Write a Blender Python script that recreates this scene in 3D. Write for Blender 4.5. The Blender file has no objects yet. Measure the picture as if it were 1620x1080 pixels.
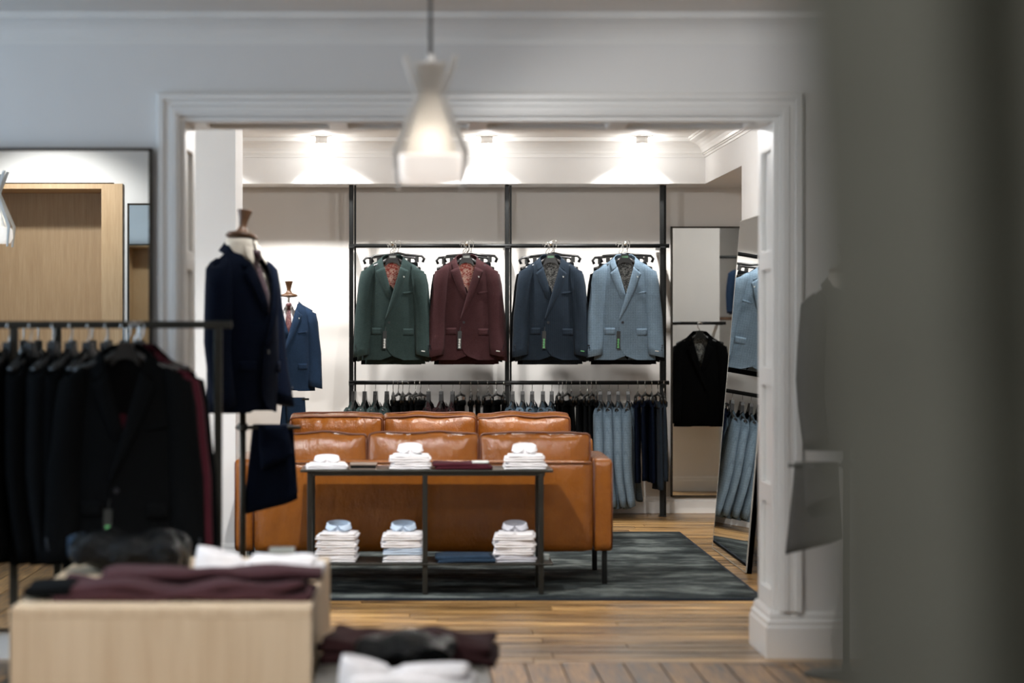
import bpy, bmesh, math, random
from mathutils import Vector, Matrix, noise
random.seed(7)
S = bpy.context.scene
COL = S.collection
PI = math.pi
# ------------------------------------------------------------------ camera
F, CX, CY, EYE = 3825.0, 660.0, 515.0, 1.35      # focal length in pixels of a 1620 px wide frame, vanishing point, eye height
cam = bpy.data.cameras.new('camera'); camo = bpy.data.objects.new('camera', cam); COL.objects.link(camo)
camo.location = (0, 0, EYE); camo.rotation_euler = (PI/2, 0, 0)
cam.sensor_width = 36; cam.lens = F/1620*36
cam.shift_x = (810-CX)/1620; cam.shift_y = -(540-CY)/1620
cam.clip_start = .05; cam.clip_end = 100
cam.dof.use_dof = True; cam.dof.focus_distance = 15.8; cam.dof.aperture_fstop = 1.9
S.camera = camo
# ------------------------------------------------------------------ world, daylight, exposure
w = bpy.data.worlds.new('World'); S.world = w; w.use_nodes = True
w.node_tree.nodes['Background'].inputs[0].default_value = (.62, .78, 1, 1)
w.node_tree.nodes['Background'].inputs[1].default_value = 1.2
S.view_settings.view_transform = 'Standard'; S.view_settings.look = 'None'
S.view_settings.exposure = 0.75; S.view_settings.gamma = 1; S.view_settings.use_curve_mapping = False
try:
    S.cycles.use_denoising = True; S.cycles.max_bounces = 10; S.cycles.diffuse_bounces = 5; S.cycles.glossy_bounces = 6
    S.cycles.sample_clamp_indirect = 6; S.cycles.caustics_reflective = False; S.cycles.caustics_refractive = False
    S.cycles.blur_glossy = 0.6
except Exception: pass
def area(name, loc, rot, sx, sy, power, col):
    l = bpy.data.lights.new(name, 'AREA'); l.shape = 'RECTANGLE'; l.size = sx; l.size_y = sy; l.energy = power; l.color = col
    o = bpy.data.objects.new(name, l); COL.objects.link(o); o.location = loc; o.rotation_euler = rot; return o
# daylight coming in through the shop window in the left wall
area('window_daylight', (-3.78, 7.85, 1.45), (0, -PI/2, 0), 2.0, 3.0, 30, (.56, .78, 1))
area('back_window_daylight', (-3.38, 11.4, 1.45), (0, -PI/2, 0), 1.9, 1.6, 38, (.86, .94, 1))
SPOT_BACK, SPOT_ROOM, SPOT_FRONT, PENDANT = 66, 70, 50, .45
SPOTS = [  # x, y, ceiling z, target, power, cone degrees, seen in the photo
    (-.66, 16.67, 2.66, (-.52, 17.1, 1.35), SPOT_BACK, 96, 1),
    (.48, 16.67, 2.66, (.40, 17.1, 1.35), SPOT_BACK, 96, 1),
    (1.55, 16.67, 2.66, (1.45, 17.1, 1.35), SPOT_BACK, 96, 1),
    (.2, 14.1, 2.66, (-.2, 15.0, .5), SPOT_ROOM, 95, 0),
    (1.05, 13.6, 2.66, (.9, 15.2, .4), SPOT_ROOM, 95, 0),
    (-.45, 10.5, 2.66, (-.15, 12.2, .4), SPOT_ROOM*2.0, 85, 0),
    (.95, 10.5, 2.66, (.9, 12.1, .3), SPOT_ROOM*.55, 85, 0),
    (-2.35, 4.75, 2.61, (-2.35, 4.05, 1.6), SPOT_FRONT*.65, 110, 0),
    (-.75, 7.2, 2.61, (-.75, 7.75, .5), SPOT_FRONT, 80, 0),
    (.1, 8.0, 2.61, (.15, 8.9, 0), SPOT_FRONT*.7, 80, 0),
    (.35, 7.5, 2.61, (1.4, 9.85, 1.1), SPOT_FRONT*.9, 75, 0),
    (2.6, 13.2, 2.66, (2.5, 15.4, .9), SPOT_ROOM*.6, 90, 0),
    (.9, -.6, 2.61, (.6, 1.65, 1.2), SPOT_FRONT*.6, 90, 0),  # unseen, added to brighten the curtain from the camera side
    (-.6, 3.2, 2.61, (-.7, 7.2, .38), SPOT_FRONT*5.4, 26, 0),  # unseen, added to lift the front of the oak table
    (2.75, 16.3, 2.345, (2.45, 15.1, .9), SPOT_ROOM*.32, 120, 0),
    (-1.72, 16.67, 2.66, (-1.35, 17.2, 1.3), SPOT_BACK*1.3, 100, 0),
]
# ------------------------------------------------------------------ materials
MATS = {}
class NT:
    def __init__(s, name):
        s.m = bpy.data.materials.new(name); s.m.use_nodes = True; s.t = s.m.node_tree; s.t.nodes.clear()
        s.out = s.n('ShaderNodeOutputMaterial'); s.b = s.n('ShaderNodeBsdfPrincipled'); s.l(s.b, 0, s.out, 0); MATS[name] = s.m
    def n(s, typ, **kw):
        x = s.t.nodes.new(typ)
        for k, v in kw.items(): setattr(x, k, v)
        return x
    def l(s, a, i, b, j): s.t.links.new(a.outputs[i], b.inputs[j])
    def set(s, **kw):
        for k, v in kw.items(): s.b.inputs[k.replace('_', ' ')].default_value = v
    def noise(s, src, scale, detail=3, rough=.5, vec=None):
        mp = s.n('ShaderNodeMapping'); mp.inputs['Scale'].default_value = vec or (1, 1, 1)
        s.l(src[0], src[1], mp, 0); x = s.n('ShaderNodeTexNoise'); x.inputs['Scale'].default_value = scale
        x.inputs['Detail'].default_value = detail; x.inputs['Roughness'].default_value = rough; s.l(mp, 0, x, 0); return x
    def ramp(s, src, stops):
        r = s.n('ShaderNodeValToRGB'); e = r.color_ramp.elements
        while len(e) < len(stops): e.new(.5)
        for k, (p, c) in enumerate(stops): e[k].position = p; e[k].color = (*c, 1)
        s.l(src[0], src[1], r, 0); return r
    def bump(s, src, strength, dist=.01):
        b = s.n('ShaderNodeBump'); b.inputs['Strength'].default_value = strength; b.inputs['Distance'].default_value = dist
        s.l(src[0], src[1], b, 'Height'); s.l(b, 0, s.b, 'Normal'); return b
def lin(c):
    return tuple((v/255/12.92 if v/255 <= .04045 else ((v/255+.055)/1.055)**2.4) for v in c)
def paint(name, rgb, rough=.6, bump=.05):
    t = NT(name); tc = t.n('ShaderNodeNewGeometry'); nz = t.noise((tc, 0), 3, 4)
    c = lin(rgb); r = t.ramp((nz, 0), [(.3, tuple(v*.965 for v in c)), (.7, c)]); t.l(r, 0, t.b, 'Base Color')
    n2 = t.noise((tc, 0), 160, 2); t.bump((n2, 0), bump, .002); t.set(Roughness=rough); return t.m
def metal(name, rgb, rough=.35, metallic=1.0):
    t = NT(name); tc = t.n('ShaderNodeTexCoord'); nz = t.noise((tc, 3), 9, 4); c = lin(rgb)
    r = t.ramp((nz, 0), [(.3, tuple(v*.7 for v in c)), (.75, c)]); t.l(r, 0, t.b, 'Base Color')
    t.set(Roughness=rough, Metallic=metallic); return t.m
def plastic(name, rgb, rough=.35, coat=0):
    t = NT(name); t.set(Base_Color=(*lin(rgb), 1), Roughness=rough, Coat_Weight=coat); return t.m
def fabric(name, rgb, check=None, stripe=None, rough=.88, var=.2, sheen=.25, weave=520):
    t = NT(name); tc = t.n('ShaderNodeTexCoord'); c = lin(rgb)
    a = t.noise((tc, 3), weave, 2, .5, (1, 1, .35)); b2 = t.noise((tc, 3), 14, 3)
    r = t.ramp((a, 0), [(.25, tuple(v*(1-var*2) for v in c)), (.75, tuple(min(1, v*(1+var*2)) for v in c))])
    last = r
    def line(axis, step, width, col, fac):
        nonlocal last
        sp = t.n('ShaderNodeSeparateXYZ'); t.l(tc, 3, sp, 0)
        mo = t.n('ShaderNodeMath', operation='PINGPONG'); mo.inputs[1].default_value = step; t.l(sp, axis, mo, 0)
        lt = t.n('ShaderNodeMath', operation='LESS_THAN'); lt.inputs[1].default_value = width; t.l(mo, 0, lt, 0)
        mu = t.n('ShaderNodeMath', operation='MULTIPLY'); mu.inputs[1].default_value = fac; t.l(lt, 0, mu, 0)
        mx = t.n('ShaderNodeMixRGB'); mx.inputs[2].default_value = (*lin(col), 1); t.l(mu, 0, mx, 0); t.l(last, 0, mx, 1); last = mx
    if check: line(0, .0085, .0014, check, .38); line(2, .0085, .0014, check, .32)
    if stripe: line(0, .007, .0016, stripe, .5)
    mx = t.n('ShaderNodeMixRGB', blend_type='MULTIPLY'); mx.inputs[0].default_value = .35
    r2 = t.ramp((b2, 0), [(.3, (.6, .6, .6)), (.7, (1, 1, 1))]); t.l(last, 0, mx, 1); t.l(r2, 0, mx, 2); t.l(mx, 0, t.b, 'Base Color')
    b3 = t.noise((tc, 3), 22, 3); t.bump((b3, 0), .25, .01)
    t.set(Roughness=rough, Sheen_Weight=sheen*.35, Sheen_Roughness=.5, Sheen_Tint=(*[min(1, v*.8+.35) for v in c], 1), Specular_IOR_Level=.04); return t.m
def wood(name, stops, axis, rough=.4, scale=1.0, bump=.15, rand=.25, coat=0.0):
    """grain runs along axis; every piece shifts the pattern by its own random value"""
    t = NT(name); g = t.n('ShaderNodeNewGeometry'); oi = t.n('ShaderNodeObjectInfo')
    cv = t.n('ShaderNodeVectorMath', operation='ADD'); mr = t.n('ShaderNodeVectorMath', operation='SCALE'); mr.inputs[0].default_value = (17, 31, 23)
    t.l(oi, 'Random', mr, 'Scale'); t.l(g, 0, cv, 0); t.l(mr, 0, cv, 1)
    v = [14*scale]*3; v[axis] = 1.1*scale
    a = t.noise((cv, 0), 1.6, 6, .62, tuple(v)); v2 = [60*scale]*3; v2[axis] = 2*scale; b = t.noise((cv, 0), 2.2, 4, .6, tuple(v2))
    mx = t.n('ShaderNodeMixRGB'); mx.inputs[0].default_value = .4; t.l(a, 0, mx, 1); t.l(b, 0, mx, 2)
    r = t.ramp((mx, 0), stops)
    hs = t.n('ShaderNodeHueSaturation'); mp = t.n('ShaderNodeMapRange'); mp.inputs[3].default_value = 1-rand; mp.inputs[4].default_value = 1+rand
    t.l(oi, 'Random', mp, 0); t.l(mp, 0, hs, 'Value'); t.l(r, 0, hs, 'Color'); t.l(hs, 0, t.b, 'Base Color')
    rr = t.n('ShaderNodeMapRange'); rr.inputs[3].default_value = rough-.1; rr.inputs[4].default_value = rough+.2; t.l(a, 0, rr, 0); t.l(rr, 0, t.b, 'Roughness')
    t.bump((mx, 0), bump, .004); t.set(Coat_Weight=coat, Coat_Roughness=.25); return t.m
M_WALL = paint('wall_paint', (226, 225, 223)); M_CEIL = paint('ceiling_paint', (228, 226, 222)); M_TRIM = paint('trim_gloss_paint', (232, 231, 228), .32, .02)
M_WALLG = paint('back_wall_paint', (220, 217, 212))
M_FLOORB = wood('back_floor_wood', [(.38, lin((44, 30, 18))), (.46, lin((124, 92, 52))), (.55, lin((176, 138, 86))), (.68, lin((214, 180, 126)))], 0, .26, 1, .8, .38, .3)
M_FLOORF = wood('front_floor_wood', [(.38, lin((36, 25, 16))), (.48, lin((112, 80, 46))), (.57, lin((150, 112, 68))), (.72, lin((184, 144, 94)))], 1, .4, 1, .4, .35, .1)
M_GAP = paint('floor_gap', (40, 30, 22))
M_OAK = wood('light_oak', [(.25, lin((192, 166, 134))), (.5, lin((212, 190, 160))), (.75, lin((226, 206, 178)))], 2, .5, .8, .05, .0)
M_OAKP = wood('oak_panel', [(.25, lin((176, 144, 106))), (.5, lin((192, 162, 124))), (.75, lin((206, 178, 142)))], 2, .5, 1.6, .05, .0)
M_WALNUT = wood('walnut_turned', [(.25, lin((52, 34, 20))), (.6, lin((92, 62, 36))), (.8, lin((128, 90, 54)))], 2, .35, 2, .05, .0)
M_STEEL = metal('blackened_steel', (62, 62, 58), .42, .85); M_BLACKMETAL = metal('black_metal', (26, 28, 28), .4, .6)
M_CHROME = metal('chrome', (225, 225, 222), .12); M_FRAME = metal('dark_bronze_frame', (70, 66, 60), .4, .8); M_EDGE = metal('mirror_edge_steel', (172, 168, 160), .5, .1)
t = NT('mirror_glass'); t.set(Base_Color=(.86, .88, .87, 1), Metallic=1.0, Roughness=.0); M_MIRROR = t.m
t = NT('window_glass'); t.set(Base_Color=(1, 1, 1, 1), Roughness=0, IOR=1.45)
tr_ = t.n('ShaderNodeBsdfTransparent'); mx_ = t.n('ShaderNodeMixShader'); mx_.inputs[0].default_value = .06; t.l(tr_, 0, mx_, 1); t.l(t.b, 0, mx_, 2); t.l(mx_, 0, t.out, 0); M_GLASS = t.m
M_HANGER = plastic('hanger_black', (10, 11, 11), .35, .0); M_BADGE = plastic('hanger_badge', (140, 146, 142), .3); M_BADGEG = plastic('hanger_badge_green', (78, 120, 92), .3)
M_TAG = plastic('tag_black', (20, 24, 22), .4); M_TAGG = plastic('tag_green', (92, 170, 104), .5); M_TAGW = plastic('tag_white', (200, 204, 200), .5)
M_BUTTON = plastic('button_dark', (18, 20, 26), .3)
GREEN = fabric('green_wool', (45, 58, 57)); BROWNM = fabric('brown_maroon_wool', (44, 26, 27)); MAROON = fabric('maroon_wool', (60, 38, 40)); NAVY = fabric('navy_stripe_wool', (35, 44, 54), stripe=(46, 56, 67))
SKY = fabric('blue_check_wool', (106, 125, 140), check=(76, 95, 112)); BLACKW = fabric('black_wool', (7, 8, 9), sheen=0); CHAR = fabric('charcoal_wool', (15, 17, 19), sheen=0)
INK = fabric('ink_navy_wool', (12, 19, 34), sheen=0); ROYAL = fabric('royal_navy_wool', (31, 47, 68)); GREYSUIT = fabric('warm_grey_wool', (80, 78, 76)); M_LINBLK = fabric('black_lining', (12, 12, 13)); DKMAROON = fabric('dark_maroon_wool', (62, 24, 32))
STEELBL = fabric('steel_blue_wool', (86, 104, 118)); PLUM = fabric('plum_trouser_wool', (70, 46, 50)); DENIM = fabric('blue_denim', (40, 56, 74), var=.3)
WHITE = fabric('white_cotton', (236, 234, 236), rough=.8, var=.02, sheen=.1); PALEBL = fabric('pale_blue_cotton', (196, 212, 230), rough=.8, var=.03, sheen=.1)
LINEN = fabric('cream_linen', (226, 220, 208), rough=.85, var=.04, sheen=.05); GREYSH = fabric('pale_grey_cotton', (206, 206, 214), rough=.8, var=.03, sheen=.1)
def patterned(name, base, spots, scale, thr=.5):
    t = NT(name); tc = t.n('ShaderNodeTexCoord'); mp = t.n('ShaderNodeMapping'); mp.inputs['Rotation'].default_value = (0, .7, 0); mp.inputs['Scale'].default_value = (1, 1, 3); t.l(tc, 3, mp, 0)
    v = t.n('ShaderNodeTexVoronoi'); v.inputs['Scale'].default_value = scale; t.l(mp, 0, v, 0)
    n = t.noise((tc, 3), 40, 2); mx = t.n('ShaderNodeMath', operation='MULTIPLY'); t.l(v, 0, mx, 0); t.l(n, 0, mx, 1)
    r = t.ramp((mx, 0), [(thr*.35, lin(spots)), (thr*.6, lin(base))]); t.l(r, 0, t.b, 'Base Color'); t.set(Roughness=.45, Sheen_Weight=.2); return t.m
M_LINRED = patterned('red_paisley_lining', (172, 70, 58), (232, 196, 180), 60); M_LINGREY = patterned('grey_paisley_lining', (44, 46, 46), (150, 152, 148), 70)
M_TIEFLORAL = patterned('floral_tie_silk', (72, 26, 34), (150, 104, 88), 80, .3); M_TIEPLUM = patterned('plum_tie_silk', (56, 32, 42), (84, 56, 68), 120, .3)
t = NT('cognac_leather'); tc = t.n('ShaderNodeTexCoord'); n1 = t.noise((tc, 3), 5, 5, .6); n2 = t.noise((tc, 3), 220, 2); n3 = t.noise((tc, 3), 16, 4, .6, (1, 1, .55))
r = t.ramp((n1, 0), [(.3, lin((118, 67, 20))), (.55, lin((130, 75, 22))), (.8, lin((142, 85, 27)))]); t.l(r, 0, t.b, 'Base Color')
ad = t.n('ShaderNodeMath', operation='MULTIPLY_ADD'); ad.inputs[1].default_value = .12; t.l(n2, 0, ad, 0); t.l(n3, 0, ad, 2); t.bump((ad, 0), .55, .016); t.set(Roughness=.23, Specular_IOR_Level=.45); M_LEATHER = t.m
M_PIPING = plastic('leather_piping', (88, 44, 16), .45)
t = NT('rug_pile'); tc = t.n('ShaderNodeNewGeometry'); a = t.noise((tc, 0), 2.6, 6, .65, (1.0, 1.5, 1)); b = t.noise((tc, 0), 260, 2)
r = t.ramp((a, 0), [(.38, lin((36, 42, 43))), (.5, lin((70, 77, 77))), (.62, lin((122, 129, 126)))]); mx = t.n('ShaderNodeMixRGB', blend_type='MULTIPLY'); mx.inputs[0].default_value = .7
r2 = t.ramp((b, 0), [(.3, (.45, .45, .45)), (.7, (1, 1, 1))]); t.l(r, 0, mx, 1); t.l(r2, 0, mx, 2); t.l(mx, 0, t.b, 'Base Color'); t.bump((b, 0), .8, .01); t.set(Roughness=.95, Specular_IOR_Level=.1); M_RUG = t.m
M_RUGEDGE = fabric('rug_binding', (40, 46, 54))
t = NT('lamp_shade_white'); t.set(Base_Color=(.82, .80, .77, 1), Roughness=.45); M_SHADE = t.m
t = NT('lamp_shade_sheet'); t.set(Base_Color=(.84, .83, .81, 1), Roughness=.5); tr_ = t.n('ShaderNodeBsdfTranslucent'); tr_.inputs[0].default_value = (.86, .84, .80, 1); mx_ = t.n('ShaderNodeMixShader'); mx_.inputs[0].default_value = .35; t.l(t.b, 0, mx_, 1); t.l(tr_, 0, mx_, 2); t.l(mx_, 0, t.out, 0); M_SHEET = t.m
t = NT('lamp_diffuser'); t.set(Base_Color=(.9, .87, .83, 1), Roughness=.5, Emission_Color=(1, .90, .82, 1), Emission_Strength=.42); M_GLOW = t.m
t = NT('spot_lens'); t.set(Base_Color=(1, 1, 1, 1), Emission_Color=(1, .93, .86, 1), Emission_Strength=6); M_LENS = t.m
t = NT('clear_film_over_black'); tc = t.n('ShaderNodeTexCoord'); n1 = t.noise((tc, 3), 24, 4, .6); t.bump((n1, 0), .6, .06); t.set(Base_Color=(*lin((10, 11, 12)), 1), Roughness=.16, Specular_IOR_Level=.12, Coat_Weight=.0); M_FILM = t.m
M_CONCRETE = paint('grey_laminate', (84, 82, 76), .45); M_CURTAIN = fabric('olive_grey_curtain', (152, 154, 144), var=.05)
M_LINEN_FORM = fabric('mannequin_linen', (222, 214, 200)); M_BOOK = paint('book_cover', (120, 104, 92), .5)
# ------------------------------------------------------------------ mesh helpers
def PX(px, d): return (px-CX)*d/F
def PZ(py, d): return EYE-(py-CY)*d/F
class MB:
    def __init__(s): s.v = []; s.f = []
    def add(s, vs, fs):
        o = len(s.v); s.v += [tuple(p) for p in vs]; s.f += [tuple(i+o for i in f) for f in fs]; return s
    def box(s, x0, x1, y0, y1, z0, z1):
        return s.add([(x0,y0,z0),(x1,y0,z0),(x1,y1,z0),(x0,y1,z0),(x0,y0,z1),(x1,y0,z1),(x1,y1,z1),(x0,y1,z1)],
                     [(0,3,2,1),(4,5,6,7),(0,1,5,4),(1,2,6,5),(2,3,7,6),(3,0,4,7)])
    def grid(s, fn, nu, nv, closed_u=False):
        vs = [fn(i/nu, j/nv) for j in range(nv+1) for i in range(nu + (0 if closed_u else 1))]
        w_ = nu if closed_u else nu+1; fs = []
        for j in range(nv):
            for i in range(nu):
                a = j*w_+i; b = j*w_+(i+1) % w_ if closed_u else a+1
                fs.append((a, b, b+w_, a+w_))
        return s.add(vs, fs)
    def loft(s, rings, cap=True):
        n = len(rings[0]); vs = [p for r in rings for p in r]; fs = []
        for j in range(len(rings)-1):
            for i in range(n):
                a = j*n+i; b = j*n+(i+1) % n; fs.append((a, b, b+n, a+n))
        if cap: fs.append(tuple(range(n-1, -1, -1))); fs.append(tuple((len(rings)-1)*n+i for i in range(n)))
        return s.add(vs, fs)
    def tube(s, pts, r, n=10):
        pts = [Vector(p) for p in pts]; rings = []; up = None
        for k, p in enumerate(pts):
            d = (pts[min(k+1, len(pts)-1)]-pts[max(k-1, 0)]).normalized()
            if up is None or abs(d.dot(up)) > .999: up = Vector((0, 0, 1)) if abs(d.z) < .9 else Vector((1, 0, 0))
            a = d.cross(up).normalized(); b = a.cross(d).normalized(); up = b
            rr = r[k] if isinstance(r, (list, tuple)) else r
            rings.append([p+a*(rr*math.cos(2*PI*i/n))+b*(rr*math.sin(2*PI*i/n)) for i in range(n)])
        return s.loft(rings)
    def lathe(s, prof, n=20, c=(0, 0, 0)):
        return s.loft([[(c[0]+r*math.cos(2*PI*i/n), c[1]+r*math.sin(2*PI*i/n), c[2]+z) for i in range(n)] for r, z in prof])
    def sweep(s, path, prof, to3, side=1, ends=True):
        """profile (offset in the path plane, height out of it) carried along a 2D path with mitred corners"""
        P = [Vector(p) for p in path]; rings = []
        for k, p in enumerate(P):
            ns = []
            for a, b in ((k-1, k), (k, k+1)):
                if a >= 0 and b < len(P):
                    d = (P[b]-P[a]).normalized(); ns.append(Vector((-d.y, d.x))*side)
            m = ns[0] if len(ns) == 1 else (ns[0]+ns[1])/(1+ns[0].dot(ns[1]))
            rings.append([to3(p+m*a, b) for a, b in prof])
        return s.loft(rings, ends)
    def softbox(s, w, d, h, r, n=(10, 10, 4), bulge=(0, 0, 0), amp=0, seed=0, fr=6, c=(0, 0, 0), fold=0):
        hx, hy, hz = w/2, d/2, h/2; r = min(r, hx, hy, hz)
        def ax(k, m, hh):
            # more rows near the ends, where the rounding is
            t = k/m*2-1; e = max(.0001, 1-r/hh*.9); return hh*(math.copysign(abs(t)**.8, t))
        bm = bmesh.new(); cache = {}
        def vert(p):
            k = tuple(round(q, 6) for q in p)
            if k not in cache:
                x, y, z = p; q = Vector((max(-hx+r, min(hx-r, x)), max(-hy+r, min(hy-r, y)), max(-hz+r, min(hz-r, z))))
                e = Vector(p)-q
                if e.length > 1e-9: q = q+e.normalized()*r
                u, v_, t = x/hx, y/hy, z/hz
                q.z += math.copysign(bulge[2]*(1-u**4)*(1-v_**4), t) if abs(t) > .5 else 0
                q.y += math.copysign(bulge[1]*(1-u**4)*(1-t**4), v_) if abs(v_) > .5 else 0
                q.x += math.copysign(bulge[0]*(1-v_**4)*(1-t**4), u) if abs(u) > .5 else 0
                if amp:
                    nv = noise.noise_vector(Vector((q.x*fr+seed*7.3, q.y*fr+seed*3.1, q.z*fr*1.5)))
                    q += Vector((nv.x*amp*.5, nv.y*amp*.5, nv.z*amp))
                cache[k] = bm.verts.new((q.x+c[0], q.y+c[1], q.z+c[2]))
            return cache[k]
        X = [ax(k, n[0], hx) for k in range(n[0]+1)]; Y = [ax(k, n[1], hy) for k in range(n[1]+1)]; Z = [ax(k, n[2], hz) for k in range(n[2]+1)]
        def face(a, b, c_, d_):
            try: bm.faces.new((vert(a), vert(b), vert(c_), vert(d_)))
            except ValueError: pass
        for i in range(n[0]):
            for j in range(n[1]):
                face((X[i],Y[j],hz),(X[i+1],Y[j],hz),(X[i+1],Y[j+1],hz),(X[i],Y[j+1],hz)); face((X[i],Y[j],-hz),(X[i],Y[j+1],-hz),(X[i+1],Y[j+1],-hz),(X[i+1],Y[j],-hz))
            for k in range(n[2]):
                face((X[i],-hy,Z[k]),(X[i+1],-hy,Z[k]),(X[i+1],-hy,Z[k+1]),(X[i],-hy,Z[k+1])); face((X[i],hy,Z[k]),(X[i],hy,Z[k+1]),(X[i+1],hy,Z[k+1]),(X[i+1],hy,Z[k]))
        for j in range(n[1]):
            for k in range(n[2]):
                face((hx,Y[j],Z[k]),(hx,Y[j+1],Z[k]),(hx,Y[j+1],Z[k+1]),(hx,Y[j],Z[k+1])); face((-hx,Y[j],Z[k]),(-hx,Y[j],Z[k+1]),(-hx,Y[j+1],Z[k+1]),(-hx,Y[j+1],Z[k]))
        bm.verts.index_update(); s.add([v.co[:] for v in bm.verts], [[v.index for v in f.verts] for f in bm.faces]); bm.free(); return s
    def mesh(s, name, smooth=False):
        me = bpy.data.meshes.new(name); me.from_pydata(s.v, [], s.f); me.update()
        bm = bmesh.new(); bm.from_mesh(me); bmesh.ops.recalc_face_normals(bm, faces=bm.faces); bm.to_mesh(me); bm.free()
        if smooth: me.polygons.foreach_set('use_smooth', [True]*len(me.polygons))
        me.materials.append(None); return me
def inst(name, me, mat, parent=None, loc=None, rot=None, scale=None):
    o = bpy.data.objects.new(name, me); COL.objects.link(o)
    if o.material_slots: o.material_slots[0].link = 'OBJECT'; o.material_slots[0].material = mat
    if parent: o.parent = parent
    if loc: o.location = loc
    if rot: o.rotation_euler = rot
    if scale: o.scale = scale
    return o
def obj(name, mb, mat, parent=None, smooth=False, bevel=0, solid=0, sub=0, loc=None, rot=None):
    o = inst(name, mb.mesh(name, smooth), mat, parent, loc, rot)
    if solid: m = o.modifiers.new('solid', 'SOLIDIFY'); m.thickness = solid; m.offset = 0
    if bevel: m = o.modifiers.new('bevel', 'BEVEL'); m.width = bevel; m.segments = 2; m.limit_method = 'ANGLE'
    if sub: m = o.modifiers.new('sub', 'SUBSURF'); m.levels = sub; m.render_levels = sub
    return o
def tag(o, label, cat, group=None):
    o['label'] = label; o['category'] = cat
    if group: o['group'] = group
    return o
def thing(name, label, cat, loc=(0, 0, 0), rz=0, group=None, scale=None):
    o = bpy.data.objects.new(name, None); COL.objects.link(o); o.empty_display_size = .05
    o.location = loc; o.rotation_euler = (0, 0, rz)
    if scale: o.scale = scale
    return tag(o, label, cat, group)
def struct(name, mb, mat, smooth=False, bevel=0, parent=None):
    o = obj(name, mb, mat, parent, smooth, bevel)
    if not parent: o['kind'] = 'structure'
    return o
def look(o, target):
    d = Vector(target)-Vector(o.location)
    o.rotation_euler = d.to_track_quat('-Z', 'Y').to_euler()
ORD = ['first', 'second', 'third', 'fourth', 'fifth', 'sixth', 'seventh', 'eighth', 'ninth', 'tenth', 'eleventh', 'twelfth']
# ------------------------------------------------------------------ the setting: two rooms joined by a wide cased opening
WY0, WY1 = 9.83, 10.26          # opening wall, front and rear face
OXL, OXR, OZ = -.966, 1.47, 2.203
BY = 17.44                      # rear wall of the back room
FC, BC = 2.61, 2.66            # ceilings
RX = 2.02                       # right wall of the back room
NB = 15.05                      # where that wall ends and the alcove behind begins
LX, LXB = -3.6, -3.2
struct('floor', MB().box(LX-.2, 4.2, -2.2, BY+.2, -.1, -.014), M_GAP)
FL = bpy.data.objects['floor']
unit = MB().box(-.5, .5, -.5, .5, -.5, .5).mesh('plank')
y = WY0-.14; row = 0
while y < BY:                   # boards of the back room run from side to side
    wd = .150; x = LXB-random.uniform(0, .9)
    while x < 4.0:
        L = random.uniform(1.5, 2.9); x1 = min(4.0, x+L); x0 = max(LXB, x)
        if x1-x0 > .02:
            inst('plank', unit, M_FLOORB, FL, ((x0+x1)/2, y+wd/2, -.0095+random.uniform(-.0008, .0006)), (random.uniform(-.004, .004), 0, 0), (x1-x0-.004, min(wd, BY-y)-.010, .018))
        x += L
    y += wd; row += 1
x = LX
while x < 3.2:                  # boards of the front room run away from the camera
    wd = random.choice([.125, .135, .145]); yy = -2.0-random.uniform(0, 1.5)
    while yy < WY0-.14:
        L = random.uniform(3.2, 5.0); y0 = max(-2.0, yy); y1 = min(WY0-.14, yy+L)
        if y1-y0 > .05: inst('plank', unit, M_FLOORF, FL, (x+wd/2, (y0+y1)/2, -.0095+random.uniform(-.0008, .0006)), (0, random.uniform(-.004, .004), 0), (wd-.006, y1-y0-.005, .018))
        yy += L
    x += wd
struct('ceiling', MB().box(LX-.2, 3.4, -2.2, WY0, FC, FC+.15), M_CEIL)
struct('ceiling', MB().box(LXB-.2, 4.2, WY1, BY+.2, BC, BC+.15), M_CEIL)
struct('wall_middle', MB().box(LX-.2, OXL, WY0, WY1, -.1, 2.78).box(OXR, 4.2, WY0, WY1, -.1, 2.78).box(OXL, OXR, WY0, WY1, OZ, 2.78), M_WALL)
struct('wall_back', MB().box(LXB-.2, 4.2, BY, BY+.2, -.1, BC+.14), M_WALLG)
struct('wall_back_left', MB().box(LXB-.2, LXB, WY1, 10.6, -.1, BC+.14).box(LXB-.2, LXB, 12.2, BY, -.1, BC+.14).box(LXB-.2, LXB, 10.6, 12.2, -.1, .5).box(LXB-.2, LXB, 10.6, 12.2, 2.4, BC+.14), M_WALL)
wn = struct('window_2', MB().box(LXB-.12, LXB-.06, 10.6, 12.2, .5, .56).box(LXB-.12, LXB-.06, 10.6, 12.2, 2.34, 2.4).box(LXB-.12, LXB-.06, 10.6, 10.66, .5, 2.4).box(LXB-.12, LXB-.06, 12.14, 12.2, .5, 2.4).box(LXB-.12, LXB-.06, 11.37, 11.43, .5, 2.4), M_TRIM)
obj('pane', MB().box(LXB-.095, LXB-.089, 10.66, 11.37, .56, 2.34), M_GLASS, wn); obj('pane', MB().box(LXB-.095, LXB-.089, 11.43, 12.14, .56, 2.34), M_GLASS, wn)
struct('wall_nib', MB().box(LXB, -1.0, 13.3, 13.85, -.1, BC), M_WALL)
struct('wall_back_right', MB().box(RX, 2.47, WY1, NB, -.1, BC), M_WALL)
struct('wall_alcove', MB().box(4.0, 4.2, WY1, BY, -.1, BC+.14), M_WALL)
struct('wall_bulkhead', MB().box(LXB, RX+.001, 16.95, BY, 2.345, BC).box(RX, 4.0, NB, BY, 2.3452, BC), M_WALL)
struct('wall_right', MB().box(3.2, 3.4, -2.2, WY0, -.1, 2.76), M_WALL)
struct('wall_rear', MB().box(LX-.2, 3.4, -2.2, -2.0, -.1, 2.76), M_WALL)
WZ0, WZ1, WA, WB = .45, 2.45, 6.3, 9.4
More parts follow.
